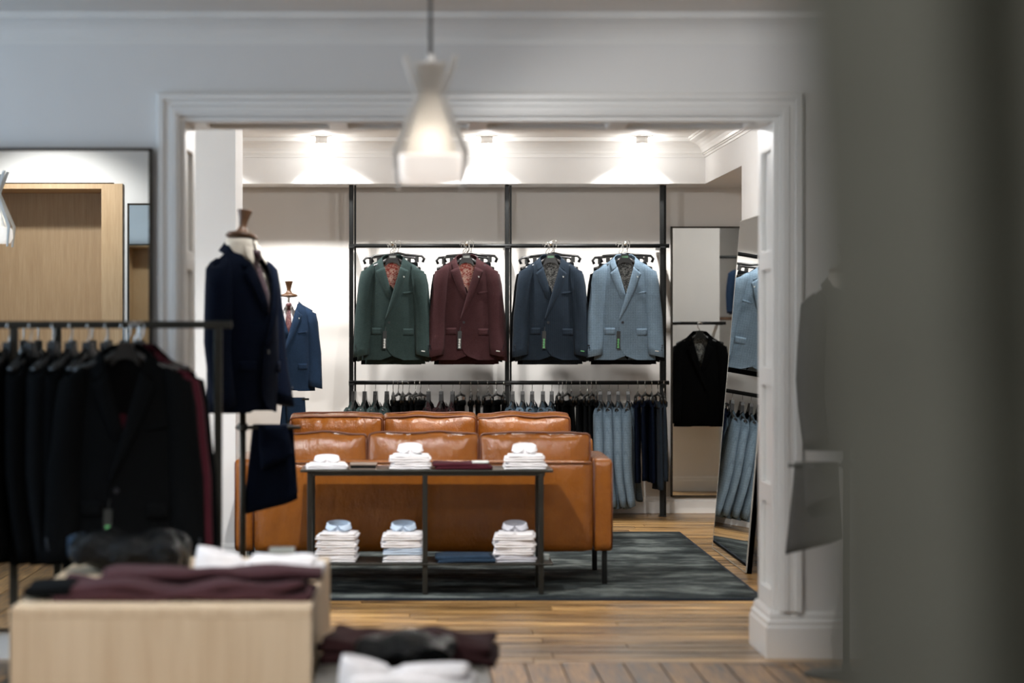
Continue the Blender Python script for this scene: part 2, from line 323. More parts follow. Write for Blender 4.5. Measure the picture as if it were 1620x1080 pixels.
struct('wall_left', MB().box(LX-.2, LX, -2.2, WA, -.1, 2.76).box(LX-.2, LX, WB, WY0, -.1, 2.76).box(LX-.2, LX, WA, WB, -.1, WZ0).box(LX-.2, LX, WA, WB, WZ1, 2.76), M_WALL)
wn = struct('window_1', MB().box(LX-.12, LX-.06, WA, WB, WZ0, WZ0+.06).box(LX-.12, LX-.06, WA, WB, WZ1-.06, WZ1).box(LX-.12, LX-.06, WA, WA+.06, WZ0, WZ1).box(LX-.12, LX-.06, WB-.06, WB, WZ0, WZ1).box(LX-.12, LX-.06, 7.82, 7.88, WZ0, WZ1), M_TRIM)
obj('pane', MB().box(LX-.095, LX-.089, WA+.06, 7.82, WZ0+.06, WZ1-.06), M_GLASS, wn); obj('pane', MB().box(LX-.095, LX-.089, 7.88, WB-.06, WZ0+.06, WZ1-.06), M_GLASS, wn)
# cornices
COVE = [(0, 0), (.135, 0), (.135, -.013), (.122, -.013), (.122, -.024), (.108, -.03), (.085, -.036), (.062, -.05), (.045, -.068), (.034, -.088), (.03, -.104), (.018, -.104), (.018, -.114), (.008, -.114), (.008, -.13), (0, -.13)]
def cornice(n, path, z, side): struct('trim_%d' % n, MB().sweep(path, COVE, lambda p, b: (p.x, p.y, z+b), side), M_TRIM, False)
cornice(1, [(LXB, 16.95), (RX, 16.95), (RX, WY1)], BC, -1)
cornice(2, [(LXB, 13.85), (-1.0, 13.85), (-1.0, 13.3), (LXB, 13.3)], BC, 1)
COVE = [(a*.92, b*.9) for a, b in COVE]
cornice(3, [(LX, WY0), (3.2, WY0)], FC, -1)
# casing round the opening, its panelled lining and skirting
CAS = [(0, 0), (0, -.022), (.012, -.022), (.012, -.03), (.034, -.03), (.04, -.024), (.058, -.024), (.064, -.036), (.084, -.036), (.09, -.03), (.09, 0)]
struct('trim_4', MB().sweep([(OXL, .19), (OXL, OZ), (OXR, OZ), (OXR, .19)], CAS, lambda p, b: (p.x, WY0+b, p.y), 1), M_TRIM, False)
TH = .012
lin_ = struct('trim_5', MB().box(OXL, OXL+.004, WY0, WY1, 0, OZ).box(OXR-.004, OXR, WY0, WY1, 0, OZ).box(OXL, OXR, WY0, WY1, OZ-.004, OZ), M_TRIM)
for sx, x0 in ((1, OXL), (-1, OXR)):
    def jb(y0, y1, z0, z1, nm): obj(nm, MB().box(min(x0+sx*.004, x0+sx*(.004+TH*1.6)), max(x0+sx*.004, x0+sx*(.004+TH*1.6)), y0, y1, z0, z1), M_TRIM, lin_, bevel=.004)
    jb(WY0, WY0+.075, 0, OZ-.02, 'stile'); jb(WY1-.075, WY1, 0, OZ-.02, 'stile')
    for z0, z1 in ((.19, .27), (.62, .70), (1.10, 1.18), (1.58, 1.66), (2.07, OZ-.02)): jb(WY0+.075, WY1-.075, z0, z1, 'rail')
for y0, y1 in ((WY0, WY0+.075), (WY1-.075, WY1)): obj('stile', MB().box(OXL, OXR, y0, y1, OZ-.024, OZ-.004), M_TRIM, lin_, bevel=.004)
for k in range(5):
    x0 = OXL+.02+(OXR-OXL-.12)*k/4; obj('rail', MB().box(x0, x0+.08, WY0+.075, WY1-.075, OZ-.024, OZ-.004), M_TRIM, lin_, bevel=.004)
SK = [(0, 0), (.03, 0), (.03, .125), (.024, .132), (.024, .15), (.014, .158), (.014, .176), (.006, .19), (0, .19)]
SKB = [(0, 0), (.022, 0), (.022, .085), (.016, .092), (.016, .105), (.007, .118), (0, .12)]
def skirt(name, path, prof, side): struct(name, MB().sweep(path, prof, lambda p, b: (p.x, p.y, b), side), M_TRIM)
skirt('baseboard_opening_right', [(OXR-.0, WY1+.02), (OXR-.024, WY1+.02), (OXR-.024, WY0), (OXR-.024, WY0-.002), (3.2, WY0-.002)], SK, -1)
skirt('baseboard_opening_left', [(LX, WY0-.002), (OXL+.024, WY0-.002), (OXL+.024, WY1+.02)], SK, -1)
skirt('baseboard_back', [(LXB, BY), (4.0, BY)], SKB, -1)
skirt('baseboard_right', [(2.47, WY1), (2.47, NB), (RX, NB), (RX, WY1)], SKB, -1)
skirt('baseboard_nib', [(LXB, 13.3), (-1.0, 13.3), (-1.0, 13.85), (LXB, 13.85)], [(a, b*1.3) for a, b in SKB], -1)
# fitting-room block behind the camera's left, seen only in the wall mirror
PY = 4.0
struct('wall_fitting_room', MB().box(LX, -1.95, PY-.9, PY, 2.27, FC).box(-1.95, -1.35, PY-.9, PY, -.1, FC).box(LX, -3.3, PY-.9, PY, -.1, 2.27).box(-3.3, -1.95, PY-.9, PY-.55, -.1, 2.27), M_WALL)
nl = struct('trim_6', MB().box(-3.3, -2.02, PY-.55, PY-.53, 0, 2.24), M_OAKP)
obj('side_panel', MB().box(-2.03, -1.895, PY-.54, PY+.02, 0, 2.262), M_OAKP, nl); obj('side_panel', MB().box(-3.36, -3.24, PY-.54, PY+.02, 0, 2.262), M_OAKP, nl)
obj('top_panel', MB().box(-3.24, -2.03, PY-.54, PY+.02, 2.23, 2.262), M_OAKP, nl)
# ------------------------------------------------------------------ ceiling spotlights (a lamp at each can, plus an added fill light below it)
def spotlight(x, y, z, target, power, cone, seen, label):
    r = thing('ceiling_spotlight', label, 'spotlight', (x, y, z), 0, 'ceiling spotlights')
    obj('mounting_plate', MB().lathe([(.001, -.006), (.075, -.006), (.078, -.003), (.078, 0), (.001, 0)], 24), M_SHADE, r, True)
    obj('can', MB().lathe([(.040, -.006), (.040, -.052), (.036, -.056), (.030, -.056), (.030, -.03), (.001, -.03)], 20), M_SHADE, r, True)
    obj('lens', MB().lathe([(.001, -.032), (.029, -.032), (.029, -.036), (.001, -.036)], 16), M_LENS, r)
    l = bpy.data.lights.new('spot_lamp', 'SPOT'); l.energy = power; l.spot_size = math.radians(cone); l.spot_blend = .5; l.shadow_soft_size = .028; l.color = (1, .98, .96)
    o = bpy.data.objects.new('spot_lamp', l); COL.objects.link(o); o.location = (x, y, z-.066); look(o, target)
    g = bpy.data.lights.new('can_fill', 'POINT'); g.energy = power*(.03 if seen or y > 16 else (.04 if 10.3 < y < 12.5 else .3 if y > 12.5 else .06)); g.shadow_soft_size = .03; g.color = l.color  # extra point light, added to fill ceiling, cornice and bulkhead
    o = bpy.data.objects.new('can_fill', g); COL.objects.link(o); o.location = (x, y, z-.10)
    return r
SPL = ['left of the three ceiling spotlights above the wall rack', 'middle ceiling spotlight above the wall rack, beside the pendant lamp', 'right of the three ceiling spotlights above the wall rack',
       'ceiling spotlight over the left end of the far sofa', 'ceiling spotlight over the right end of the far sofa', 'ceiling spotlight just inside the opening, over the console left end', 'ceiling spotlight just inside the opening, over the console right end',
       'ceiling spotlight over the oak fitting room niche', 'ceiling spotlight over the oak display table', 'ceiling spotlight in front of the wide opening', 'ceiling spotlight before the grey suit mannequin', 'ceiling spotlight in the passage behind the right wall', 'added ceiling spotlight behind the camera, brightening the olive grey curtain', 'added ceiling spotlight near the camera, brightening the oak table front', 'spotlight under the alcove bulkhead', 'ceiling spotlight hidden behind the white wall nib']
for a, lb in zip(SPOTS, SPL): spotlight(*a, lb)
sd = thing('smoke_detector', 'small white smoke detector on the ceiling beside the middle spotlight', 'smoke detector', (PX(760, 15.7), 15.7, BC))
obj('base', MB().lathe([(.001, -.012), (.046, -.012), (.05, -.006), (.05, 0), (.001, 0)], 20), M_SHADE, sd, True); obj('sensor', MB().lathe([(.001, -.034), (.024, -.034), (.032, -.026), (.034, -.013), (.001, -.013)], 18), M_BADGE, sd, True)
# ------------------------------------------------------------------ pendant lamps
def pendant(x, y, zt, zb, label):
    h = zt-zb; r = thing('pendant_lamp', label, 'lamp', (x, y, zb), 0, 'folded white pendant lamps')
    def half(k): return .086-(k-.26)/.45*.055 if k < .71 else .031+(k-.71)/.25*.022     # half width of the folded body, narrow at the waist
    def panel(sx, sy):
        def fn(u, v):
            k = .26+v*.70; q = half(k); a = (u-.5)*2*q
            return (a*.97, sy*q*.62, h*k) if sy else (sx*q*.9, a*.6, h*k)
        return MB().grid(fn, 2, 28)
    for sx in (-1, 1): obj('side_panel', panel(sx, 0), M_SHEET, r, solid=.004)
    for sy in (-1, 1): obj('front_panel', panel(0, sy), M_SHEET, r, solid=.004)
    for sx in (-1, 1):
        for sy in (-1, 1):
            pts = [(sx*.099, sy*.080, 0), (sx*.108, sy*.086, h*.27), (sx*.036, sy*.034, h*.71), (sx*.079, sy*.056, h)]
            rings = []
            for k, p in enumerate(pts):
                wd = (.005, .009, .010, .008)[k]; rings.append([(p[0]-wd, p[1]-.008, p[2]), (p[0]+wd, p[1]-.008, p[2]), (p[0]+wd, p[1]+.008, p[2]), (p[0]-wd, p[1]+.008, p[2])])
            obj('corner_rib', MB().loft(rings), M_SHEET, r, bevel=.003)
    def ring(hx, hy, z, n=32, e=.55): return [(hx*math.copysign(abs(math.cos(2*PI*i/n))**e, math.cos(2*PI*i/n)), hy*math.copysign(abs(math.sin(2*PI*i/n))**e, math.sin(2*PI*i/n)), z) for i in range(n)]
    obj('diffuser', MB().loft([ring(.085, .065, .018), ring(.100, .072, .022), ring(.113, .078, h*.12), ring(.110, .076, h*.22), ring(.102, .072, h*.255), ring(.08, .05, h*.258)]), M_GLOW, r, True)
    obj('cap', MB().lathe([(.001, h*.93), (.05, h*.93), (.05, h*.95), (.012, h*.955), (.009, h*1.02), (.001, h*1.02)], 16), M_SHADE, r)
    obj('cord', MB().tube([(0, 0, h*1.0), (0, 0, FC-zb-.02)], .0055, 8), M_FRAME, r, True); obj('ceiling_rose', MB().lathe([(.001, FC-zb), (.05, FC-zb), (.05, FC-zb-.02), (.012, FC-zb-.03), (.001, FC-zb-.03)], 16), M_SHADE, r)
    l = bpy.data.lights.new('pendant_bulb', 'POINT'); l.energy = PENDANT; l.shadow_soft_size = .015; l.color = (1, .93, .86)
    o = bpy.data.objects.new('pendant_bulb', l); COL.objects.link(o); o.location = (x, y, zb+h*.34)
PD = 7.5
pendant(PX(681, PD), PD, PZ(90, PD), PZ(298, PD), 'folded white pendant lamp hanging in front of the opening')
pendant(-2.3, 6.5, PZ(90, PD), PZ(298, PD), 'folded white pendant lamp seen at the left edge of the wall mirror')
# ------------------------------------------------------------------ rug
rg = thing('area_rug', 'dark grey cloudy pile rug under both leather sofas', 'rug', (0, 0, 0))
obj('pile', MB().softbox(3.42, 3.80, .016, .006, (30, 30, 2), c=(-.02, 13.785, .0085)), M_RUG, rg, True)
obj('binding', MB().box(-1.745, 1.705, 11.865, 11.886, .0005, .013).box(-1.745, 1.705, 15.684, 15.705, .0005, .013).box(-1.745, -1.728, 11.865, 15.705, .0005, .013).box(1.688, 1.705, 11.865, 15.705, .0005, .013), M_RUGEDGE, rg)
RZ = .0165
# ------------------------------------------------------------------ sofas
def cushion_meshes(w_, h_, t_, seed):
    mb = MB().softbox(w_, t_, h_, .020, (30, 12, 20), (.004, .040, .008), .010, seed, 7)
    # creases gathered at the top and bottom seams
    vs = []
    for x, y, z in mb.v:
        k = abs(z)/(h_/2); g = max(0, k-.35)*1.5
        cr = (noise.noise(Vector((x*26+seed*9, z*5, seed)))*.024 + noise.noise(Vector((x*55, z*7, seed*3)))*.009)*g*max(0, 1-abs(k-.8)*1.6)
        zz = z + (.012*noise.noise(Vector((x*7, seed*5, 0))) if z > 0 else 0)*k
        vs.append((x, y+math.copysign(cr, y), zz))
    mb.v = vs
    pip = []
    for sy in (-1, 1):
        hx, hz, y = w_/2-.004, h_/2-.004, sy*(t_/2-.004); r = .016
        loop = []
        for cxs, czs, a0 in ((1, 1, 0), (-1, 1, PI/2), (-1, -1, PI), (1, -1, 1.5*PI)):
            for q in range(4):
                a = a0+q/3*PI/2; loop.append((cxs*(hx-r)+r*math.cos(a)*1.0, czs*(hz-r)+r*math.sin(a)))
        pts = []
        for k in range(len(loop)):
            a, b = loop[k], loop[(k+1) % len(loop)]; m = max(1, int(math.hypot(b[0]-a[0], b[1]-a[1])/.03))
            for q in range(m):
                xx = a[0]+(b[0]-a[0])*q/m; zz = a[1]+(b[1]-a[1])*q/m
                kz = abs(zz)/(h_/2); kx = abs(xx)/(w_/2)
                zz += math.copysign(.010*(1-kx**4), zz)*(1 if kz > .6 else 0) + (.012*noise.noise(Vector((xx*7, seed*5, 0))) if zz > 0 else 0)*kz
                pts.append((xx, y, zz))
        pts.append(pts[0]); pip.append(MB().tube(pts, .0062, 6).mesh('piping', True))
    return mb.mesh('back_cushion', True), pip
CUSH = [cushion_meshes(.578, .375, .17, k) for k in range(3)]
def sofa(loc, rz, label, lean=.12):
    r = thing('leather_sofa', label, 'sofa', loc, rz, 'cognac leather sofas on the rug')
    W2 = .9775; A = .102
    obj('back_frame', MB().softbox(2*(W2-A)-.002, .16, .465, .018, (24, 6, 10), (0, .006, .004), .003, 1, 4, c=(0, .08, .4025)), M_LEATHER, r, True)
    obj('base_frame', MB().softbox(2*(W2-A)-.002, .68, .22, .018, (16, 12, 4), (0, 0, 0), .002, 2, 4, c=(0, .51, .285)), M_LEATHER, r, True)
    for sx in (-1, 1):
        a = obj('arm', MB().softbox(A, .86, .475, .018, (5, 16, 10), (.004, 0, .005), .003, 3+sx, 4, c=(sx*(W2-A/2), .43, .4075)), M_LEATHER, r, True)
        x = sx*(W2-A)+sx*.002
        obj('seam', MB().tube([(x, -.003, .19), (x, -.005, .40), (x, -.003, .632), (x, .02, .643)], .0035, 6), M_PIPING, a, True)
        xe = sx*(W2-.006); obj('seam', MB().tube([(xe, .004, .185), (xe, .002, .42), (xe, .004, .63)], .0035, 6), M_PIPING, a, True)
        for yy in (.045, .74):
            obj('leg', MB().box(sx*.935-.014, sx*.935+.014, yy-.014, yy+.014, 0, .172), M_BLACKMETAL, r, bevel=.003)
    obj('seam', MB().tube([(-W2+A+.01, -.004, .626), (0, -.006, .629), (W2-A-.01, -.004, .626)], .0032, 6), M_PIPING, r, True)
    for k in range(3):
        x = (k-1)*.583
        s_ = obj('seat_cushion', MB().softbox(.575, .62, .16, .04, (14, 14, 5), (.004, .006, .018), .006, 9+k, 6, c=(x, .53, .475)), M_LEATHER, r, True)
        me, pp = CUSH[k]
        c = inst('back_cushion', me, M_LEATHER, r, (x, .225, .575), (-lean, 0, 0))
        for p in pp: inst('piping', p, M_PIPING, c)
    return r
sofa((.033, 12.46, RZ), 0, 'near cognac leather sofa seen from behind the console table')
sofa((.08, 15.36, RZ+.012), PI, 'far cognac leather sofa facing the camera, below the wall rack')
# ------------------------------------------------------------------ console table
c = thing('console_table', 'blackened steel console table with glass-thin top behind the near sofa', 'console table', (0, 12.0, RZ))
CX0, CX1, CZT, CZS = PX(475, 12.0), PX(875, 12.0), .635-RZ, .172-RZ
c['label'] = 'blackened steel console table with a low shelf behind the near sofa'
obj('top', MB().box(CX0, CX1, -.02, .36, CZT-.012, CZT), M_STEEL, c, bevel=.002); obj('shelf', MB().box(CX0+.02, CX1, -.02, .36, CZS-.01, CZS), M_STEEL, c, bevel=.002)
for x in (PX(490, 12), PX(672.5, 12), PX(856, 12)):
    for yy in (.0, .335): obj('leg', MB().box(x-.0125, x+.0125, yy-.0125, yy+.0125, 0, CZT-.012), M_STEEL, c, bevel=.003)
for yy in (.0, .335): obj('apron', MB().box(CX0+.04, CX1-.04, yy-.008, yy+.008, CZT-.03, CZT-.0125), M_STEEL, c)
# ------------------------------------------------------------------ folded shirts
def shirt_meshes(seed, w_=.205, d_=.27, h_=.034):
    b = MB()
    for k in range(3):
        hh = h_/3; b.softbox(w_-.012*k*(1 if k != 1 else -.2), d_-.01*k, hh*1.04, hh*.5, (10, 10, 2), (0, 0, .003), .004, seed+k, 16, c=(.004*(k-1), -.004*k, hh*(k+.5)))
    bd = b.mesh('body', True)
    def stand(u, v):   # collar stand: an open ring
        a = -PI/2+.06+u*(2*PI-.12); return (.056*math.cos(a), .042*math.sin(a)+.015, h_*.9+v*(.044+.010*math.sin(a)))
    def fall(u, v):    # the turned-down leaf, its two points spreading over the front
        g = .04+.42*(1-v)**1.3; a = -PI/2+g+u*(2*PI-2*g); fr_ = max(0, -math.sin(a))**3; k = 1+.14*(1-v)
        zt_ = h_*.9+.046+.012*math.sin(a); zb_ = h_+.004+.010*(1-fr_)
        return (.059*k*math.cos(a)*(1+.12*fr_*(1-v)), (.045*k*math.sin(a)+.015)-.022*fr_*(1-v), zb_+(zt_-zb_)*v)
    cb = MB().grid(stand, 28, 3).mesh('collar_stand', True); fl = MB().grid(fall, 32, 5).mesh('collar', True)
    pl = MB().softbox(.028, d_*.36, .004, .0018, (4, 10, 2), c=(0, -.10+.018, h_+.001)).mesh('placket', True)
    bt = MB().lathe([(.001, 0), (.0045, 0), (.0045, .002), (.001, .002)], 10).mesh('button')
    return bd, cb, [fl], pl, bt
SH = [shirt_meshes(3), shirt_meshes(11), shirt_meshes(19)]
def shirt(loc, rz, mat, label, collar=None, kind=0, sc=(1, 1, 1), group='folded dress shirts', tagm=None, full=True):
    r = thing('folded_shirt', label, 'shirt', loc, rz, group, sc); bd, cb, pts, pl, bt = SH[kind % 3]
    inst('body', bd, mat, r)
    if full:
        o = inst('collar_stand', cb, collar or mat, r); m = o.modifiers.new('solid', 'SOLIDIFY'); m.thickness = .003
        for p in pts: o = inst('collar', p, collar or mat, r); m = o.modifiers.new('solid', 'SOLIDIFY'); m.thickness = .003
        inst('placket', pl, mat, r)
        for yy in (-.075, -.115): inst('button', bt, M_TAGW, r, (0, yy, .037))
    if tagm: obj('price_tag', MB().box(-.008, .008, -.05, 0, 0, .0015), tagm, r, loc=(.022, -.075, .040), rot=(0, 0, .75))
    return r
TY = 12.12; TT = RZ+CZT+.0005; TS = RZ+CZS+.0005
shirt((PX(517, TY), TY+.03, TT), .06, WHITE, 'white folded shirt lying flat at the left end of the console top', kind=0, sc=(1, 1, .75))
shirt((PX(650, TY), TY+.02, TT), 0, WHITE, 'lower white shirt under another, middle of the console top', kind=1, full=False)
shirt((PX(649, TY), TY+.02, TT+.0365), .02, WHITE, 'upper white shirt with a dark tag, middle of the console top', kind=2, tagm=M_TAG)
shirt((PX(831, TY), TY+.02, TT), 0, WHITE, 'lower white shirt under another, right end of the console top', kind=0, full=False, sc=(1.03, 1, 1))
shirt((PX(830, TY), TY+.02, TT+.0365), -.03, WHITE, 'upper white shirt with a high collar, right end of the console top', kind=1, tagm=M_TAG, sc=(.98, 1, 1))
stacks = [(535, [WHITE, WHITE, WHITE], WHITE, PALEBL, 'left'), (638, [WHITE, PALEBL, WHITE], WHITE, PALEBL, 'middle'), (815, [GREYSH, WHITE, WHITE], WHITE, GREYSH, 'right')]
for px, low, top, colm, nm in stacks:
    z = TS
    for k, m in enumerate(low):
        shirt((PX(px, TY)+random.uniform(-.006, .006), TY+.03, z), random.uniform(-.05, .05), m, '%s shirt from the bottom of the %s stack on the console shelf' % (ORD[k], nm), kind=k, full=False, group='shirts stacked on the console shelf'); z += .0365
    shirt((PX(px, TY), TY+.03, z), random.uniform(-.06, .06), top, 'topmost shirt with a standing collar on the %s stack of the console shelf' % nm, collar=colm, kind=px, group='shirts stacked on the console shelf', tagm=M_TAG if nm == 'left' else None)
def loose_shirt(loc, rz, label, sc=1.0, seed=0):
    # shirt laid on its side: a round collar at one end, the folded body running away from it
    r = thing('folded_shirt', label, 'shirt', loc, rz, 'folded dress shirts', (sc, sc, sc))
    obj('body', MB().softbox(.36, .22, .040, .018, (18, 12, 4), (0, 0, .006), .012, seed, 8, c=(.035, 0, .023)), WHITE, r, True)
    obj('sleeve_fold', MB().softbox(.20, .15, .024, .011, (12, 8, 3), (0, 0, .004), .010, seed+2, 9, c=(.09, -.01, .056)), WHITE, r, True)
    def ring(u, v):
        a = 2*PI*u; q = 1-.18*v*v; return (-.105+.078*q*math.cos(a), .0+.070*q*math.sin(a)-.01*v, .006+v*.078*(1-.22*math.cos(a)))
    c_ = obj('collar', MB().grid(ring, 28, 6, True), WHITE, r, True, solid=.005)
    obj('collar_band', MB().softbox(.12, .10, .045, .02, (8, 8, 4), (0, 0, .004), .006, seed+4, 9, c=(-.10, 0, .045)), WHITE, r, True)
    return r
def folded(name, label, cat, loc, rz, w_, d_, h_, mat, layers=3, seed=0, group=None, amp=.012, extra=None):
    r = thing(name, label, cat, loc, rz, group); hh = h_/layers
    for k in range(layers):
        obj('fold', MB().softbox(w_*(1-.03*k), d_*(1-.05*k), hh*1.1, hh*.48, (22, 12, 3), (0, 0, .004), amp, seed+k, 7, c=((-1)**k*.008, .004*k, hh*(k+.52))), mat, r, True)
    return r
folded('folded_trousers', 'maroon folded trousers lying on the console top', 'trousers', (PX(731, TY), TY, TT), 0, .285, .26, .028, DKMAROON, 2, 31, amp=.006)
bk = bpy.data.objects[[o.name for o in bpy.data.objects if o.get('label') == 'maroon folded trousers lying on the console top'][0]]
obj('size_tag', MB().softbox(.085, .09, .012, .004, (6, 6, 2), c=(.09, -.055, .0345)), M_TAGW, bk, True)
folded('folded_jeans', 'blue denim jeans folded flat on the console shelf', 'jeans', (PX(735, TY), TY, TS), 0, .29, .26, .032, DENIM, 2, 41, amp=.006)
b = thing('book', 'brown hardback book lying on the console top', 'book', (PX(575, TY), TY-.01, TT)); 
obj('cover', MB().box(-.068, .068, -.1, .1, 0, .005).box(-.068, .068, -.1, .1, .021, .026).box(-.068, -.063, -.1, .1, 0, .026), M_BOOK, b, bevel=.0015); obj('pages', MB().box(-.062, .064, -.096, .096, .0052, .0208), M_BLACKMETAL, b)
b = thing('small_box', 'small pale green box at the right end of the console shelf', 'box', (PX(865, TY), TY+.05, TS)); obj('box_body', MB().box(-.014, .014, -.02, .02, 0, .02), M_BADGE, b, bevel=.002); obj('lid', MB().box(-.0155, .0155, -.0215, .0215, .0202, .027), M_BADGE, b, bevel=.002)
# ------------------------------------------------------------------ suit jackets: shared part meshes
ZH = -.70
def ztop(x):
    a = abs(x); return 0 if a < .072 else -.064*((a-.072)/.120)**1.1
class Jk:
    """front faces -y, z = 0 at the neck"""
    def __init__(s, D=.075, B=.055, W=1.0, peak=False): s.D, s.B, s.Wk, s.peak = D, B, W, peak
    def W(s, z): k = -z/.70; return s.Wk*(.192-.006*math.sin(min(1, k*1.35)*PI)+.022*max(0, k-.55)/.45)
    def dp(s, zr, D): t = (zr-ZH)/(-ZH); return D*(.85+.25*math.sin(PI*min(1, t*1.05)))*max(.0, 1-t**9)**.5
    def zr(s, x, z): return ZH+(z-ZH)/((ztop(x)-ZH)/(-ZH))
    def yf(s, x, z, back=False):
        zr = min(0, s.zr(x, z)); W = s.W(zr); q = max(0, 1-(x/W)**2)**.55
        wr = .005*noise.noise(Vector((x*9, zr*5, 3.3 if back else 1.1)))
        return (s.dp(zr, s.B)*q if back else -s.dp(zr, s.D)*q)+wr*q
    def roll(s, t): return (-.045+.113*t**1.05, -.42+.405*t)
    def edge(s, z):
        if z > -.42: t = (z+.42)/.405; return s.roll(min(1, t))[0]
        if z > -.56: return -.047
        k = (-.56-z)/.14; return -.047+.125*(1-math.sqrt(max(0, 1-k*k)))
    def panel(s, sx):
        off = -.016 if sx > 0 else 0
        def fn(u, v):
            zr = ZH*(1-v)
            zr = ZH+(zr-ZH)
            xe = s.edge(zr); W = s.W(zr); x = W+(xe-W)*u; k = (ztop(x)-ZH)/(-ZH); z = ZH+(zr-ZH)*k
            return (sx*x, s.yf(x, z)+off*u, z)
        return MB().grid(fn, 14, 26).mesh('front_panel', True)
    def back(s):
        def fn(u, v):
            zr = ZH*(1-v); W = s.W(zr); x = W*math.sin((u-.5)*PI); z = ZH+(zr-ZH)*(ztop(x)-ZH)/(-ZH)
            return (x, s.yf(x, z, True), z)
        return MB().grid(fn, 18, 20).mesh('back_panel', True)
    def lining(s):
        def fn(u, v):
            z = -.66+v*.645; x = (u-.5)*2*(.10 if z > -.45 else .14)
            return (x, s.yf(x, z, True)-.012-.008*abs(noise.noise(Vector((x*30, z*4, 0)))), z)
        return MB().grid(fn, 10, 14).mesh('lining', True)
    def lapel(s, sx):
        off = -.018 if sx > 0 else 0
        tip = (.112, -.082) if s.peak else (.106, -.102); outer = [(-.045, -.42), (.004, -.335), (.046, -.25), (.08, -.17), tip]
        def fn(u, v):
            a = s.roll(v*.9); k = v*4; i = min(3, int(k)); f = k-i; o = [outer[i][j]+(outer[i+1][j]-outer[i][j])*f for j in (0, 1)]
            x = a[0]+(o[0]-a[0])*u; z = a[1]+(o[1]-a[1])*u
            dn = 0 if sx > 0 else .03*min(1, max(0, (-.24-z)/.08))
            return (sx*x, s.yf(x, z)-.007-.006*math.sin(u*PI)-.004*u*v+off+dn, z)
        return MB().grid(fn, 6, 20).mesh('lapel', True)
    def collar(s):
        K = [((.057, s.yf(.057, -.055)-.012, -.055), (.094, s.yf(.094, -.085)-.012, -.083)), ((.070, -.028, -.015), (.108, -.030, -.045)), ((.073, .004, .016), (.112, .008, -.020)),
             ((.055, .042, .032), (.082, .058, -.006)), ((0, .056, .038), (0, .078, .0))]
        K = K+[((-a[0], a[1], a[2]), (-b[0], b[1], b[2])) for a, b in K[-2::-1]]
        def fn(u, v):
            k = u*(len(K)-1); i = min(len(K)-2, int(k)); f = k-i; f = f*f*(3-2*f)*.3+f*.7
            p = [[K[i][q][j]+(K[i+1][q][j]-K[i][q][j])*f for j in range(3)] for q in (0, 1)]
            return tuple(p[0][j]+(p[1][j]-p[0][j])*v+(-.006*math.sin(v*PI) if j == 1 and p[0][1] < 0 else 0) for j in range(3))
        return MB().grid(fn, 32, 4).mesh('collar', True)
    def sleeve(s, sx, bend=0.0):
        K = [(.150, 0, -.040, .026, .026), (.160, -.004, -.052, .042, .044), (.168, -.008, -.085, .050, .058), (.178, -.012, -.16, .055, .062), (.190, -.016, -.28, .058, .060), (.201, -.02, -.40, .060, .055), (.208, -.034, -.52, .059, .05), (.213, -.052, -.62, .057, .044), (.215, -.062, -.672, .056, .041)]
        rings = []
        for k, (x, y, z, rx, ry) in enumerate(K):
            x = x*s.Wk+.0; ring = []
            for i in range(18):
                a = 2*PI*i/18; wr = 1+.07*noise.noise(Vector((math.cos(a)*1.4+sx*3, math.sin(a)*1.4, z*9)))
                ring.append((sx*(x+rx*wr*math.cos(a)), y*(1+bend)+ry*wr*math.sin(a), z+(-.012*math.cos(a) if k > 6 else 0)+(-.03*max(0, math.cos(a)) if k < 2 else 0)))
            rings.append(ring)
        return MB().loft(rings).mesh('sleeve', True)
    def patch(s, x, z, w_, h_, name, off=.012, slope=0):
        def fn(u, v):
            xx = x+(u-.5)*w_; zz = z+(v-.5)*h_+slope*(u-.5)*w_; e = .004 if (v < .3 and name == 'pocket_flap') else 0
            return (xx, s.yf(min(abs(xx), .19), zz)-off-e-(.009 if xx > 0 else 0), zz)
        return MB().grid(fn, 6, 3).mesh(name, True)
def jacket_set(D, B, W, peak, bend=0.0):
    j = Jk(D, B, W, peak)
    P = dict(back_panel=[j.back()], front_panel=[j.panel(-1), j.panel(1)], sleeve=[j.sleeve(-1, bend), j.sleeve(1, bend)], lapel=[j.lapel(-1), j.lapel(1)], collar=[j.collar()], lining=[j.lining()],
             pocket_flap=[j.patch(-.108, -.50, .07, .045, 'pocket_flap', .006), j.patch(.112, -.505, .072, .045, 'pocket_flap', .006)], breast_pocket=[j.patch(.108, -.235, .07, .014, 'breast_pocket', .005, .12)])
    P['button'] = [MB().lathe([(.001, 0), (.009, 0), (.009, .004), (.001, .004)], 12).mesh('button')]
    return P, j
JN = jacket_set(.075, .055, 1.0, False); JP = jacket_set(.075, .055, 1.0, True); JM = jacket_set(.135, .105, .98, False, .25)
JN2 = jacket_set(.070, .05, 1.02, False, .4)
